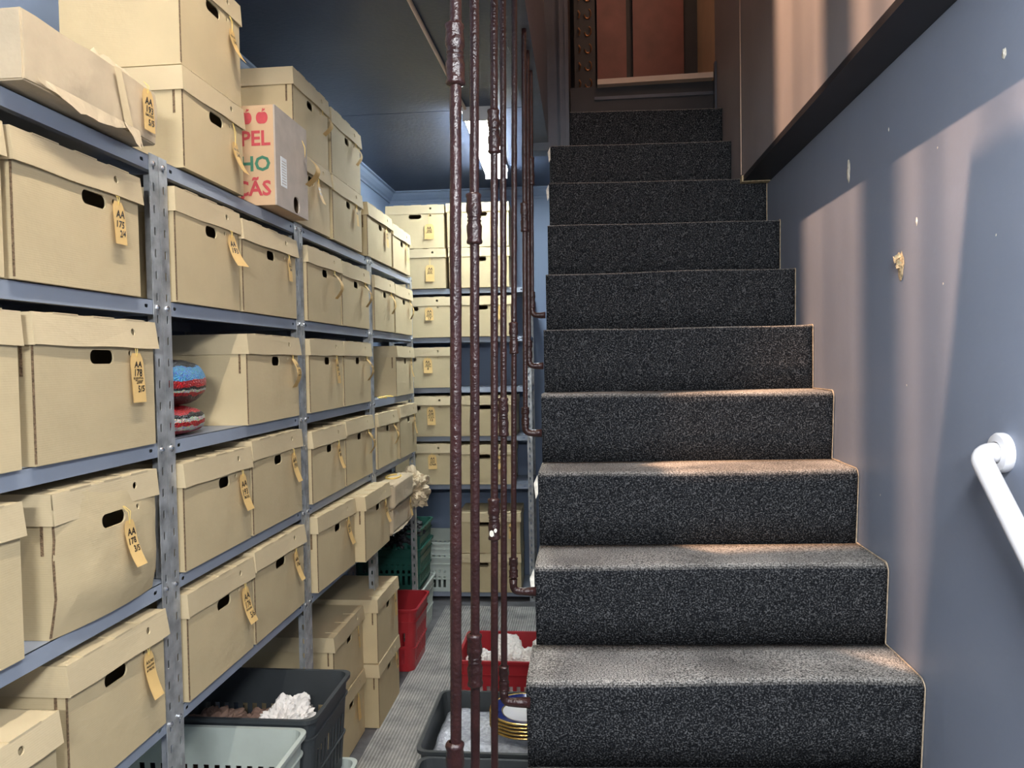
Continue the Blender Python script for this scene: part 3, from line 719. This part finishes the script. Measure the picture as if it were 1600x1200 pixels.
lbox(3.055, 3.440, 4, 'box overhanging the lowest shelf in front of the last post', h=.268, fx=-.900, tagk=tg('AA|201', u=.27, amt=.03, w_=.036), slot_w=.06)
# fourth unit
lbox(3.488, 3.855, 1, 'left box on the second shelf of the fourth unit, sagging lid', h=.255, tagk=tg('', u=.27, curl='belly', amt=.022, w_=.028), slot_w=.055)
lbox(3.868, 4.255, 1, 'right box on the second shelf of the fourth unit', h=.250, tagk=tg('AA', u=.29, curl='belly', amt=.02, w_=.030), slot_w=.055)
lbox(3.868, 4.255, 2, 'lone box on the third shelf of the fourth unit beside empty space', h=.258, tagk=tg('AA', u=.29, curl='out', amt=.02, w_=.030), slot_w=.055)
lbox(3.488, 3.855, 3, 'left box on the fourth shelf of the fourth unit', h=.255, tagk=tg('AA', u=.27, curl='belly', amt=.022, w_=.030), slot_w=.055)
lbox(3.868, 4.255, 3, 'right box on the fourth shelf of fourth unit, tilted lid', h=.268, fx=-.95, tagk=tg('AA', u=.29, curl='out', amt=.02, w_=.030), slot_w=.055)
# on top of the units
zt = Z(.480)+.005
lbox(1.840, 2.170, 0, 'lower box of the tallest near stack on top, tag marked 175 1/4', h=.245, z=zt, d=.33, tagk=tg('AA-175|1/4', u=.30, w_=.036, h=.085, amt=.045, hang=.055, ts=.017), hole=.53)
lbox(1.840, 2.170, 0, 'upper box of the tallest near stack, reaching the frame top, marked 174', h=.285, z=zt+.249, d=.31, tagk=tg('AA-174|1/4', u=.30, w_=.034, h=.085, amt=.045, hang=.035, ts=.017), hole=.53)
lbox(2.550, 2.905, 0, 'upper box of the stack directly behind the apple box', h=.262, z=zt+.252, tagk=tg('', u=.27, curl='belly', amt=.035, w_=.034, h=.08), hole=.47, slot_w=.06)
lbox(2.550, 2.905, 0, 'lower box of the stack directly behind the apple box', h=.248, z=zt, tagk=tg('AA|170', u=.10, curl='out', amt=.03, w_=.034, h=.08), hole=.45, slot_w=.06)
lbox(2.935, 3.320, 0, 'upper pale box of the two-high stack nearest the cornice corner', h=.255, z=zt+.252, tagk=tg('', u=.27, curl='belly', amt=.025, w_=.030, h=.08), slot_w=.055)
lbox(2.935, 3.320, 0, 'lower pale box of the two-high stack nearest the cornice corner', h=.248, z=zt, tagk=tg('AA', u=.25, curl='flat', amt=.02, w_=.030, h=.08), slot_w=.055)
lbox(3.400, 3.830, 0, 'single box on top of the last unit, speckled tag', h=.240, z=zt, tagk=tg('AA|160', u=.22, curl='flat', amt=.02, w_=.038, h=.09), slot_w=.055)
lbox(3.850, 4.230, 0, 'farthest single box on top of the left shelving, striped front', h=.225, z=zt, tagk=tg('AA', u=.24, curl='flat', amt=.02, w_=.030), slot_w=.055)
# floor stacks below the third unit
def fbox(y0, y1, z, words, fx, h=.275, **k): return lbox(y0, y1, 0, words, h=h, fx=fx, z=z, **k)
fbox(2.90, 3.27, .006, 'bottom box of the nearer floor stack under the third unit', -.985, tagk=tg('', u=.20, curl='flat', w_=.034, hang=.02), slot_w=.06)
fbox(2.88, 3.27, .285, 'top box of the nearer floor stack, lid edge tabbed', -.985, tagk=tg('AA', u=.27, curl='flat', amt=.02, w_=.016, h=.08), slot_w=.06)
fbox(3.285, 3.655, .006, 'bottom box of the farther floor stack beside the red crate', -.925, h=.285, tagk=tg('AA|95', u=.29, curl='flat', w_=.034, h=.06), slot_w=.06)
fbox(3.285, 3.655, .295, 'top box of the farther floor stack beside the red crate', -.925, h=.285, d=.42, tagk=tg('AA', u=.28, curl='flat', w_=.034), slot_w=.06)

# back unit: fronts face the camera (local -y)
def bbox(x0, x1, z, words, h=.262, y=4.995, **k):
    return archive_box(((x0+x1)/2, y+.02*(x0+.85), z), x1-x0-.006, h, words, rz=.02, d=.36, slot_w=.085, hy=.018, grp='archive boxes on the back wall shelving', **k)
q = lambda i: Z(BV[i])+.002
bbox(-1.308, -.915, q(0)+.268, 'upper left box of the back shelving top, tag on long string', h=.285, hole=.50, tagk=tg('AA|202|LIMOGES', u=.25, curl='flat', w_=.062, h=.10, hang=.07, ts=.022))
bbox(-1.295, -.910, q(0), 'lower left box of the back shelving top, tag on long string', h=.262, hole=.27, tagk=tg('AA|222|LIMOGES', u=.23, curl='flat', w_=.058, h=.11, hang=.05, ts=.022))
bbox(-.900, -.482, q(0)+.268, 'upper right box of the back shelving top behind the pipes', h=.290, hole=.55, tagk=tg('', u=.24, curl='flat', w_=.030, h=.10, hang=.03))
bbox(-.892, -.485, q(0), 'lower right box of the back shelving top behind the pipes', h=.262, hole=.52)
bbox(-1.275, -.878, q(1), 'left box on the second shelf of the back unit', h=.268, hole=.33, tagk=tg('AA|226|AEREN|17', u=.12, curl='out', amt=.015, w_=.055, h=.085, ts=.022))
bbox(-.860, -.478, q(1), 'right box on the second shelf of the back unit', h=.268, hole=.48, tagk=tg('', u=.30, curl='flat', w_=.022, h=.09))
bbox(-1.285, -.885, q(2), 'lone left box on the third shelf of the back unit', h=.268, hole=.30, tagk=tg('AA|227|HAVILAND|8', u=.10, curl='out', amt=.015, w_=.058, h=.10, ts=.022))
bbox(-1.275, -.878, q(3), 'left box on the fourth shelf of the back unit, tag 236', h=.268, hole=.33, tagk=tg('AA|236|PRATOS|SOPA|12', u=.12, curl='out', amt=.015, w_=.055, h=.12, ts=.022))
bbox(-.860, -.458, q(3), 'right box on the fourth shelf of the back unit', h=.268, hole=.48)
bbox(-1.285, -.888, q(4), 'left box on the fifth shelf of the back unit, warped lid', h=.272, hole=.27, tagk=tg('AA|232|CHA', u=.15, curl='out', amt=.015, w_=.058, h=.095, ts=.022))
bbox(-.865, -.475, q(4), 'right box on the fifth shelf of the back unit', h=.262, hole=.48, tagk=tg('AA|23', u=.25, curl='flat', w_=.030, h=.09))
bbox(-.858, -.440, q(5)+.268, 'upper box of the stack low on the back unit', h=.268, hole=.40, tagk=tg('AA|21', u=.35, curl='flat', w_=.030, h=.10))
bbox(-.858, -.440, q(5), 'lower box of the stack low on the back unit', h=.262, hole=.37)

# ------------------------------------------------------------------ torn kraft parcel, bottom of the top-left corner
def soft_box(w_, d, h, cuts=10, amp=.004, fr=16, seed=0, tear=0, lift=0, bev=.005):
    bm = bmesh.new(); bx(bm, -w_/2, w_/2, 0, d, 0, h)
    bmesh.ops.bevel(bm, geom=bm.edges[:], offset=bev, segments=2, affect='EDGES')
    bmesh.ops.subdivide_edges(bm, edges=[e for e in bm.edges if e.calc_length() > .03], cuts=cuts, use_grid_fill=True)
    for v in bm.verts:
        p = v.co*fr+Vector((seed, seed, 0)); v.co += Vector((noise.noise(p), noise.noise(p+Vector((7, 0, 0))), noise.noise(p+Vector((0, 7, 0)))))*amp
        if v.co.z < amp and lift == 0: v.co.z = max(v.co.z, 0)
    return bm
def flap(bm, p0, p1, out, n_=14, w_=.05, seed=0, amp=.35):
    """ragged torn paper flap along p0-p1 rising along 'out'"""
    p0, p1, out = Vector(p0), Vector(p1), Vector(out); a = []; b = []
    nr = (p1-p0).cross(out).normalized()
    for k in range(n_+1):
        t_ = k/n_; base = p0.lerp(p1, t_); hgt = w_*math.sin(math.pi*(.06+.9*t_))*(1+amp*noise.noise(Vector((k*.9, seed, 0))))
        a.append(bm.verts.new(base)); b.append(bm.verts.new(base+out.normalized()*hgt+nr*.004*noise.noise(Vector((k*.7, 3, seed)))))
    for k in range(n_): bm.faces.new((a[k], a[k+1], b[k+1], b[k]))
t = thing('torn_parcel', 'torn kraft paper parcel marked 193 5/5 lying at upper left', 'parcel', (-.925, 1.392, zt), math.pi/2)
obj('wrapped_body', soft_box(.40, .34, .118, seed=3, amp=.005, fr=12, bev=.003), 'kraft', t, smooth=True)
bm = bmesh.new(); flap(bm, (-.02, .03, .114), (.185, .012, .112), (0, .5, 1), w_=.045, seed=2); obj('torn_top_flap', bm, 'kraft', t)
bm = bmesh.new(); flap(bm, (-.17, -.003, .015), (.10, -.004, .012), (0, -.25, -1), w_=.030, seed=5); flap(bm, (.07, -.006, .012), (.12, -.006, .010), (.3, -.3, -1), n_=7, w_=.045, seed=8); obj('torn_bottom_flap', bm, 'kraft', t)
bm = bmesh.new()
v = [bm.verts.new(p) for p in ((.045, -.004, .115), (.062, -.0075, .115), (.098, -.0075, .01), (.072, -.006, .01))]; bm.faces.new(v); obj('paper_fold', bm, 'lid', t)
tag_part(t, .150, .104, 'AA|193|LIMOGES|5/5', w_=.040, h=.088, curl='flat', amt=.01, y0=-.010, ts=.020)

# apple box
fb = thing('apple_box', 'kraft fruit box printed with red apples and letters, overhanging the top shelf', 'box', (-.918, 2.352, zt), math.pi/2)
fw, fh, fd = .262, .300, .40
bm = bmesh.new()
panel(bm, [(-fw/2, 0), (fw/2, 0), (fw/2, fh), (-fw/2, fh)], [rrect(.03, .030, .052, .052, .02, 4)], .005, lambda u, v, q_: (u, q_, v), 1)
bx(bm, -fw/2, -fw/2+.005, .005, fd, 0, fh); bx(bm, fw/2-.005, fw/2, .005, fd, 0, fh); bx(bm, -fw/2+.005, fw/2-.005, fd-.005, fd, 0, fh); bx(bm, -fw/2+.005, fw/2-.005, .005, fd-.005, 0, .005); bx(bm, -fw/2+.005, fw/2-.005, .005, fd-.005, fh-.006, fh)
obj('carton', bm, ['apple_card', 'greycard'], fb)
side = lambda a, b: Vector((-fw/2-.0008, .016-a, b))      # right-aligned to the front corner on the near side
for txt, z_, m_ in (('PAPEL', .180, 'red_ink'), ('NHO', .104, 'green_ink'), ('MAÇÃS', .030, 'red_ink')):
    bm = text_bm(txt, .062, lambda a, b, z_=z_: side(a, z_+b), shear=0, align='RIGHT', bold=.0016)
    for v in bm.verts: pass
    # stencil bridges: thin board-coloured bars across the letters
    obj('printed_word', bm, m_, fb)
bm = bmesh.new()
def apple(bm, cy, cz, s_):
    pts = []
    for k in range(28):
        a = 2*math.pi*k/28; r_ = s_*(1+.10*math.cos(2*a)*-1+(.0)); dip = .22*math.exp(-((a-math.pi/2)/.35)**2)+.12*math.exp(-((a-1.5*math.pi)/.3)**2)
        pts.append((cy+r_*(1-dip)*math.cos(a)*1.02, cz+r_*(1-dip)*math.sin(a)*.92))
    vs = [bm.verts.new(Vector((-fw/2-.0008, y_, z_))) for y_, z_ in pts]; bm.faces.new(vs)
    v = [bm.verts.new((-fw/2-.0008, cy+y_*s_, cz+z_*s_)) for y_, z_ in ((-.1, .85), (-.28, 1.35), (-.12, 1.4), (.02, .85))]; bm.faces.new(v)
    v = [bm.verts.new((-fw/2-.0008, cy+y_*s_, cz+z_*s_)) for y_, z_ in ((-.15, 1.0), (-.45, 1.05), (-.55, 1.35), (-.3, 1.3))]; bm.faces.new(v)
for k in range(3): apple(bm, .040+k*.050, .262, .020)
obj('printed_apples', bm, 'red_ink', fb)
bm = bmesh.new(); bx(bm, -.095, -.050, -.0012, 0, .065, .155); sk_ = obj('sticker', bm, 'sticker', fb); sk_['label'] = 'white printed sticker'
bm = bmesh.new()
for k in range(9): bx(bm, -.090+.0015*(k % 3), -.056, -.0016, -.0012, .073+k*.0085, .0755+k*.0085)
obj('printed_lines', bm, 'greycard', sk_)
tag_part(fb, .085, .205, '', w_=.040, h=.10, curl='belly', amt=.045, y0=-.010, slen=.03)

# flat packets on the lowest shelf of the fourth unit
z5 = Z(LV[4])
t = thing('flat_packet', 'upper of two flat kraft packets stacked on the last low shelf', 'packet', (-.895, 3.64, z5+.128), math.pi/2)
obj('wrapped_body', soft_box(.40, .30, .115, seed=11, amp=.003), 'kraft', t, smooth='all')
bm = bmesh.new(); tube(bm, [(.03+.07*math.cos(a), .06+.035*math.sin(a), .120) for a in [math.radians(x) for x in range(0, 330, 20)]], .004, 6); obj('string', bm, 'string', t, smooth=True)
t = thing('flat_packet', 'lower flat packet with a small tag, under its twin', 'packet', (-.905, 3.64, z5+.004), math.pi/2)
obj('wrapped_body', soft_box(.41, .30, .122, seed=17, amp=.004), 'kraft', t, smooth='all')
bm = bmesh.new(); flap(bm, (-.2, -.002, .01), (.2, -.002, .01), (0, -.2, -1), w_=.014, seed=4); obj('torn_edge', bm, 'kraft', t)
tag_part(t, .13, .112, 'AA|22', w_=.036, h=.085, curl='out', amt=.015, y0=-.010)
def crumple(name, label, cat, loc, rx, ry, rz_, m, sub=5, amp=.28, fr=3.0, seed=0, group=None, parent=None):
    bm = bmesh.new(); bmesh.ops.create_icosphere(bm, subdivisions=sub, radius=1)
    for v in bm.verts:
        p = v.co*fr+Vector((seed*3.1, seed, 0)); q_ = noise.noise(p)*amp
        q_ += (.35-abs(noise.noise(p*1.9)))*amp*1.1+(.3-abs(noise.noise(p*4.1+Vector((3, 3, 3)))))*amp*.55
        c = noise.voronoi(p*1.6)[0]; q_ += (c[1]-c[0])*amp*.5-.2*amp-.10
        v.co *= 1+q_
        v.co = Vector((v.co.x*rx, v.co.y*ry, v.co.z*rz_))
    lo = min(v.co.z for v in bm.verts)
    for v in bm.verts: v.co.z -= lo; 
    o = obj(name, bm, m, parent, loc=loc)
    if not parent: tag(o, label, cat, group)
    return o
crumple('paper_parcel', 'crumpled kraft paper parcel at the far end of the low shelf', 'parcel', (-.965, 4.04, z5+.002), .115, .17, .105, 'kraft', seed=4, amp=.33, fr=2.2)
# scraps of yellow string on an empty shelf
bm = bmesh.new(); tube(bm, [(-.985+.03*math.sin(k*.9), 3.54+k*.018, Z(LV[2])+.006+.002*math.sin(k*2)) for k in range(12)], .0035, 6)
tag(obj('loose_string', bm, 'string', smooth=True), 'loose yellow paper string on the empty shelf spot', 'string')

# ------------------------------------------------------------------ beaded purses
def purse(name, label, loc, rx, ry, rz_, m, seed):
    bm = bmesh.new(); bmesh.ops.create_uvsphere(bm, u_segments=40, v_segments=24, radius=1)
    for v in bm.verts:
        x, y, z = v.co; s_ = lambda a, p: math.copysign(abs(a)**p, a)
        v.co = Vector((s_(x, .7)*rx, s_(y, .7)*ry, s_(z, .85)*rz_+rz_))
        v.co += Vector((0, 0, 1))*.004*noise.noise(v.co*30+Vector((seed, 0, 0)))
    o = obj(name, bm, m, loc=loc, smooth='all'); return tag(o, label, 'purse', 'beaded purses')
zs = Z(LV[2])
purse('beaded_purse', 'flat red and white beaded purse, the lower one', (-1.045, 1.800, zs+.001), .075, .100, .036, 'bead_b', 1)
purse('beaded_purse', 'rounded blue, red and black beaded purse, the upper one', (-1.050, 1.805, zs+.074), .080, .112, .058, 'bead_a', 5)

# ------------------------------------------------------------------ plastic crates
def crate(name, label, loc, w_, d, h, m, rz=0, rot=None, grp=None, nest=0, slot_rows=((.12, .34), (.40, .62)), rib=True, cat='crate'):
    """w along x, d along y; tapered walls with slots"""
    t = thing(name, label, cat, loc, rz, grp, rot=rot)
    r_ = .035; taper = .93
    # perimeter sampled so that every other cell can be a slot
    per = []
    def side_pts(x0, y0, x1, y1, L_):
        n_ = max(2, int(L_/.017)); n_ += (n_ % 2 == 0)
        return [(x0+(x1-x0)*k/n_, y0+(y1-y0)*k/n_, (k % 2 == 1)) for k in range(n_)]
    a, b = w_/2, d/2; inset = .035
    def arc(cx, cy, a0): return [(cx+r_*math.cos(math.radians(a0+90*k/5)), cy+r_*math.sin(math.radians(a0+90*k/5)), False) for k in range(5)]
    per += arc(a-r_, b-r_, 0) + side_pts(a-r_, b, -a+r_, b, w_-2*r_)
    per += arc(-a+r_, b-r_, 90) + side_pts(-a, b-r_, -a, -b+r_, d-2*r_)
    per += arc(-a+r_, -b+r_, 180) + side_pts(-a+r_, -b, a-r_, -b, w_-2*r_)
    per += arc(a-r_, -b+r_, 270) + side_pts(a, -b+r_, a, b-r_, d-2*r_)
    zs_ = [0, slot_rows[0][0], slot_rows[0][1], slot_rows[1][0], slot_rows[1][1], .80, 1.0]
    open_rows = {1, 3}
    bm = bmesh.new(); rings = []
    for z_ in zs_:
        k = taper+(1-taper)*z_; rings.append([bm.verts.new((x*k, y*k, z_*h)) for x, y, _ in per])
    n_ = len(per)
    for i in range(len(zs_)-1):
        for j in range(n_):
            if i in open_rows and per[j][2]: continue
            bm.faces.new((rings[i][j], rings[i][(j+1) % n_], rings[i+1][(j+1) % n_], rings[i+1][j]))
    bm.faces.new(rings[0])
    o = obj('basket', bm, m, t, smooth=False); sd = o.modifiers.new('s', 'SOLIDIFY'); sd.thickness = .003; sd.offset = 0
    # rim, turned outwards
    def ring_band(z0, z1, e, th=.003):
        bm = bmesh.new(); ks = []
        for (z_, ex) in ((z0, 0), (z0, e), (z1, e), (z1, 0)):
            k = taper+(1-taper)*z_/h
            ks.append([bm.verts.new((x*k+math.copysign(ex, x)*min(1, abs(x)/(a-r_)), y*k+math.copysign(ex, y)*min(1, abs(y)/(b-r_)), z_)) for x, y, _ in per])
        for i in range(3):
            for j in range(n_): bm.faces.new((ks[i][j], ks[i][(j+1) % n_], ks[i+1][(j+1) % n_], ks[i+1][j]))
        return bm
    obj('rim', ring_band(h-.012, h, .011), m, t)
    if rib:
        obj('rib', ring_band(h*.80-.004, h*.80, .007), m, t); obj('rib', ring_band(h*.37-.003, h*.37+.001, .006), m, t)
    return t
cx = lambda fx, L_: fx-L_/2
# charcoal crate on a pale one, and a pale one in front on another
crate('plastic_crate', 'pale crate under the charcoal crate, only its rim corner showing', (cx(-.785, .56), 2.262, .004), .56, .355, .285, 'c_white', grp='plastic crates under the left shelving')
crate('plastic_crate', 'charcoal slotted crate holding crumpled paper under the second unit', (cx(-.80, .56), 2.262, .291), .56, .345, .300, 'c_dark', grp='plastic crates under the left shelving')
crate('plastic_crate', 'lower charcoal crate beneath the milky green crate, cut off by the bottom edge', (cx(-.82, .56), 1.893, .004), .56, .355, .280, 'c_dark', grp='plastic crates under the left shelving')
crate('plastic_crate', 'milky green slotted crate cut by the bottom frame edge', (cx(-.815, .56), 1.893, .286), .56, .355, .285, 'c_white', grp='plastic crates under the left shelving')
for k, (dx, dy, sx, m_, lb) in enumerate(((-.945, 2.255, (.085, .120, .080), 'paper', 'crumpled white packing paper in the charcoal crate, at its right end'),
        (-1.03, 2.255, (.09, .13, .06), 'brownpaper', 'brown paper bundle in the middle of the charcoal crate'),
        (-1.19, 2.255, (.10, .12, .055), 'brownpaper', 'brown paper bundle deep in the shadowed end of the charcoal crate'))):
    crumple('packing_paper', lb, 'paper', (dx, dy, .40 if m_ == 'brownpaper' else .405), *sx, m_, seed=k+20, amp=.35, fr=2.4)
    crumple('packing_paper', 'lower ' + lb.replace('crumpled ', ''), 'paper', (dx, dy, .298), sx[0], sx[1], .06, m_, sub=3, seed=k+30, amp=.2)
# green stack, pale below, red crate, pale pair on the back shelf
crate('plastic_crate', 'pale green crate at the bottom of the green crate stack', (cx(-.965, .40), 4.485, .004), .40, .38, .285, 'c_white', grp='crates stacked under the last left unit')
crate('plastic_crate', 'lower dark green crate of the stack', (cx(-.972, .40), 4.485, .290), .40, .375, .240, 'c_green', grp='crates stacked under the last left unit')
crate('plastic_crate', 'upper dark green crate of the stack, black bag on it', (cx(-.972, .40), 4.485, .405), .40, .375, .240, 'c_green', grp='crates stacked under the last left unit')
crumple('black_bag', 'black plastic bag slumped over the green crates', 'bag', (-1.14, 4.39, .52), .17, .16, .10, 'bag', seed=9, amp=.3)
crate('plastic_crate', 'bright red crate standing on the floor beside the box stack', (cx(-.895, .50), 3.99, .004), .50, .33, .330, 'c_red', grp='crates stacked under the last left unit')
crate('plastic_crate', 'lower pale crate of the pair on the bottom back shelf', (-1.065, 5.20, q(5)), .34, .42, .240, 'c_white', grp='pale crates on the back shelf')
crate('plastic_crate', 'upper pale crate nested in its twin on the bottom back shelf', (-1.065, 5.20, q(5)+.10), .335, .415, .240, 'c_white', grp='pale crates on the back shelf')
# right side, beside the stairs
crate('plastic_crate', 'red crate full of wrapped white bundles behind the pipes', (-.275, 3.43, .006), .60, .36, .300, 'c_red')
random.seed(5)
for k, (x, y, s_, lb) in enumerate(((-.49, 3.37, .072, 'white wrapped bundle at the left end of the red crate'), (-.38, 3.52, .080, 'tall white wrapped bundle at the back of the red crate'),
        (-.355, 3.38, .075, 'bluish white wrapped bundle in the front middle of the red crate'), (-.245, 3.38, .075, 'white wrapped bundle near the front right of red crate'), (-.195, 3.52, .075, 'open white paper bundle beside the stairs in the red crate'))):
    crumple('wrapped_bundle', lb, 'bundle', (x, y, .19), s_, s_, s_*.85, 'paper', seed=k+40, amp=.22, fr=1.8, group='wrapped bundles in the red crate')
    crumple('wrapped_bundle', 'lower layer of wrapped white bundles in the red crate', 'bundle', (x, y, .022), s_*.95, s_*.95, .085, 'paper', sub=3, seed=k+50, amp=.15, group='lower bundles in the red crate')
crate('plastic_crate', 'charcoal crate carrying the gilt plates beside the stairs', (-.30, 2.71, .006), .56, .46, .300, 'c_dark')
crate('plastic_crate', 'charcoal crate of bubble wrap cut by the bottom edge', (-.29, 2.24, .006), .54, .42, .290, 'c_dark')
def sheet(name, label, x0, x1, y0, y1, z, m, seed):
    bm = bmesh.new(); n_ = 26; g_ = []
    for a in range(n_+1):
        row = []
        for b in range(n_+1):
            x = x0+(x1-x0)*a/n_; y = y0+(y1-y0)*b/n_
            e = min(a, b, n_-a, n_-b)/n_
            row.append(bm.verts.new((x, y, z+.022*noise.noise(Vector((x*12, y*12, seed)))-(.02 if e == 0 else 0))))
        g_.append(row)
    lowr = [[bm.verts.new((v.co.x, v.co.y, .03)) for v in (g_[0][0], g_[n_][0], g_[n_][n_], g_[0][n_])]]
    for a in range(n_):
        for b in range(n_): bm.faces.new((g_[a][b], g_[a+1][b], g_[a+1][b+1], g_[a][b+1]))
    c0, c1, c2, c3 = lowr[0]
    bm.faces.new([g_[k][0] for k in range(n_+1)]+[c1, c0]); bm.faces.new([g_[n_][k] for k in range(n_+1)]+[c2, c1])
    bm.faces.new([g_[k][n_] for k in range(n_, -1, -1)]+[c3, c2]); bm.faces.new([g_[0][k] for k in range(n_, -1, -1)]+[c0, c3]); bm.faces.new([c0, c1, c2, c3])
    o = obj(name, bm, m, smooth='all'); return tag(o, label, 'bubble wrap')
sheet('bubble_wrap', 'bubble wrap padding under the stack of gilt plates', -.555, -.06, 2.515, 2.90, .262, 'bubble', 3)
sheet('bubble_wrap', 'bubble wrap in the crate at the bottom edge', -.54, -.05, 2.05, 2.42, .225, 'bubble', 9)
for k in range(5):
    R_ = .128; z = .282+k*.0125
    lb = 'top gilt-edged plate of the stack, cobalt rim and white well' if k == 4 else 'gilt-edged plate in the stack under the cobalt one, %s' % ['bottom', 'second from bottom', 'middle', 'second from top'][k]
    t = thing('plate', lb, 'plate', (-.235, 2.71, z), 0, 'gilt-edged plates')
    bm = bmesh.new()
    lathe(bm, [(0, 0), (.070, 0), (.078, .006), (.100, .012), (.124, .018), (.124, .021), (.100, .0155), (.078, .0095), (.070, .004), (0, .004)], seg=48)
    obj('well', bm, 'china', t, smooth='all')
    bm = bmesh.new(); lathe(bm, [(.084, .0122), (.100, .0162), (.119, .0208)], seg=48); obj('cobalt_band', bm, 'cobalt', t, smooth='all')
    bm = bmesh.new(); rg = lathe(bm, [(.118, .0212), (.124, .0224), (.1285, .0205), (.1285, .0172), (.122, .0165)], seg=72)
    for v in bm.verts:
        a = math.atan2(v.co.y, v.co.x); s_ = 1+.008*abs(math.sin(a*6)); v.co.x *= s_; v.co.y *= s_
    obj('gilt_edge', bm, 'gold', t, smooth='all')
    bm = bmesh.new(); lathe(bm, [(.080, .0118), (.085, .0134)], seg=48); obj('gilt_line', bm, 'gold', t, smooth='all')
bm = bmesh.new(); tube(bm, [(-.165, 4.05, .0), (-.165, 4.05, .32), (-.165, 4.05, .46)], [.022, .022, .018], 14)
bx(bm, -.19, -.14, 4.03, 4.07, .30, .34)
tag(obj('drain_pipe', bm, 'dark', smooth=True), 'short black pipe standing by the stair side', 'pipe')
random.seed(3)
for k in range(5):
    bm = bmesh.new(); x, y = random.uniform(-.85, -.35), random.uniform(2.3, 3.9)
    v = [bm.verts.new((x+random.uniform(-.008, .008), y+random.uniform(-.012, .012), .0062+random.uniform(0, .003))) for _ in range(4)]
    bmesh.ops.convex_hull(bm, input=bm.verts)
    tag(obj('paper_scrap', bm, 'paper'), 'tiny paper scrap littering the floor mat', 'scrap', 'scraps on the floor mat')
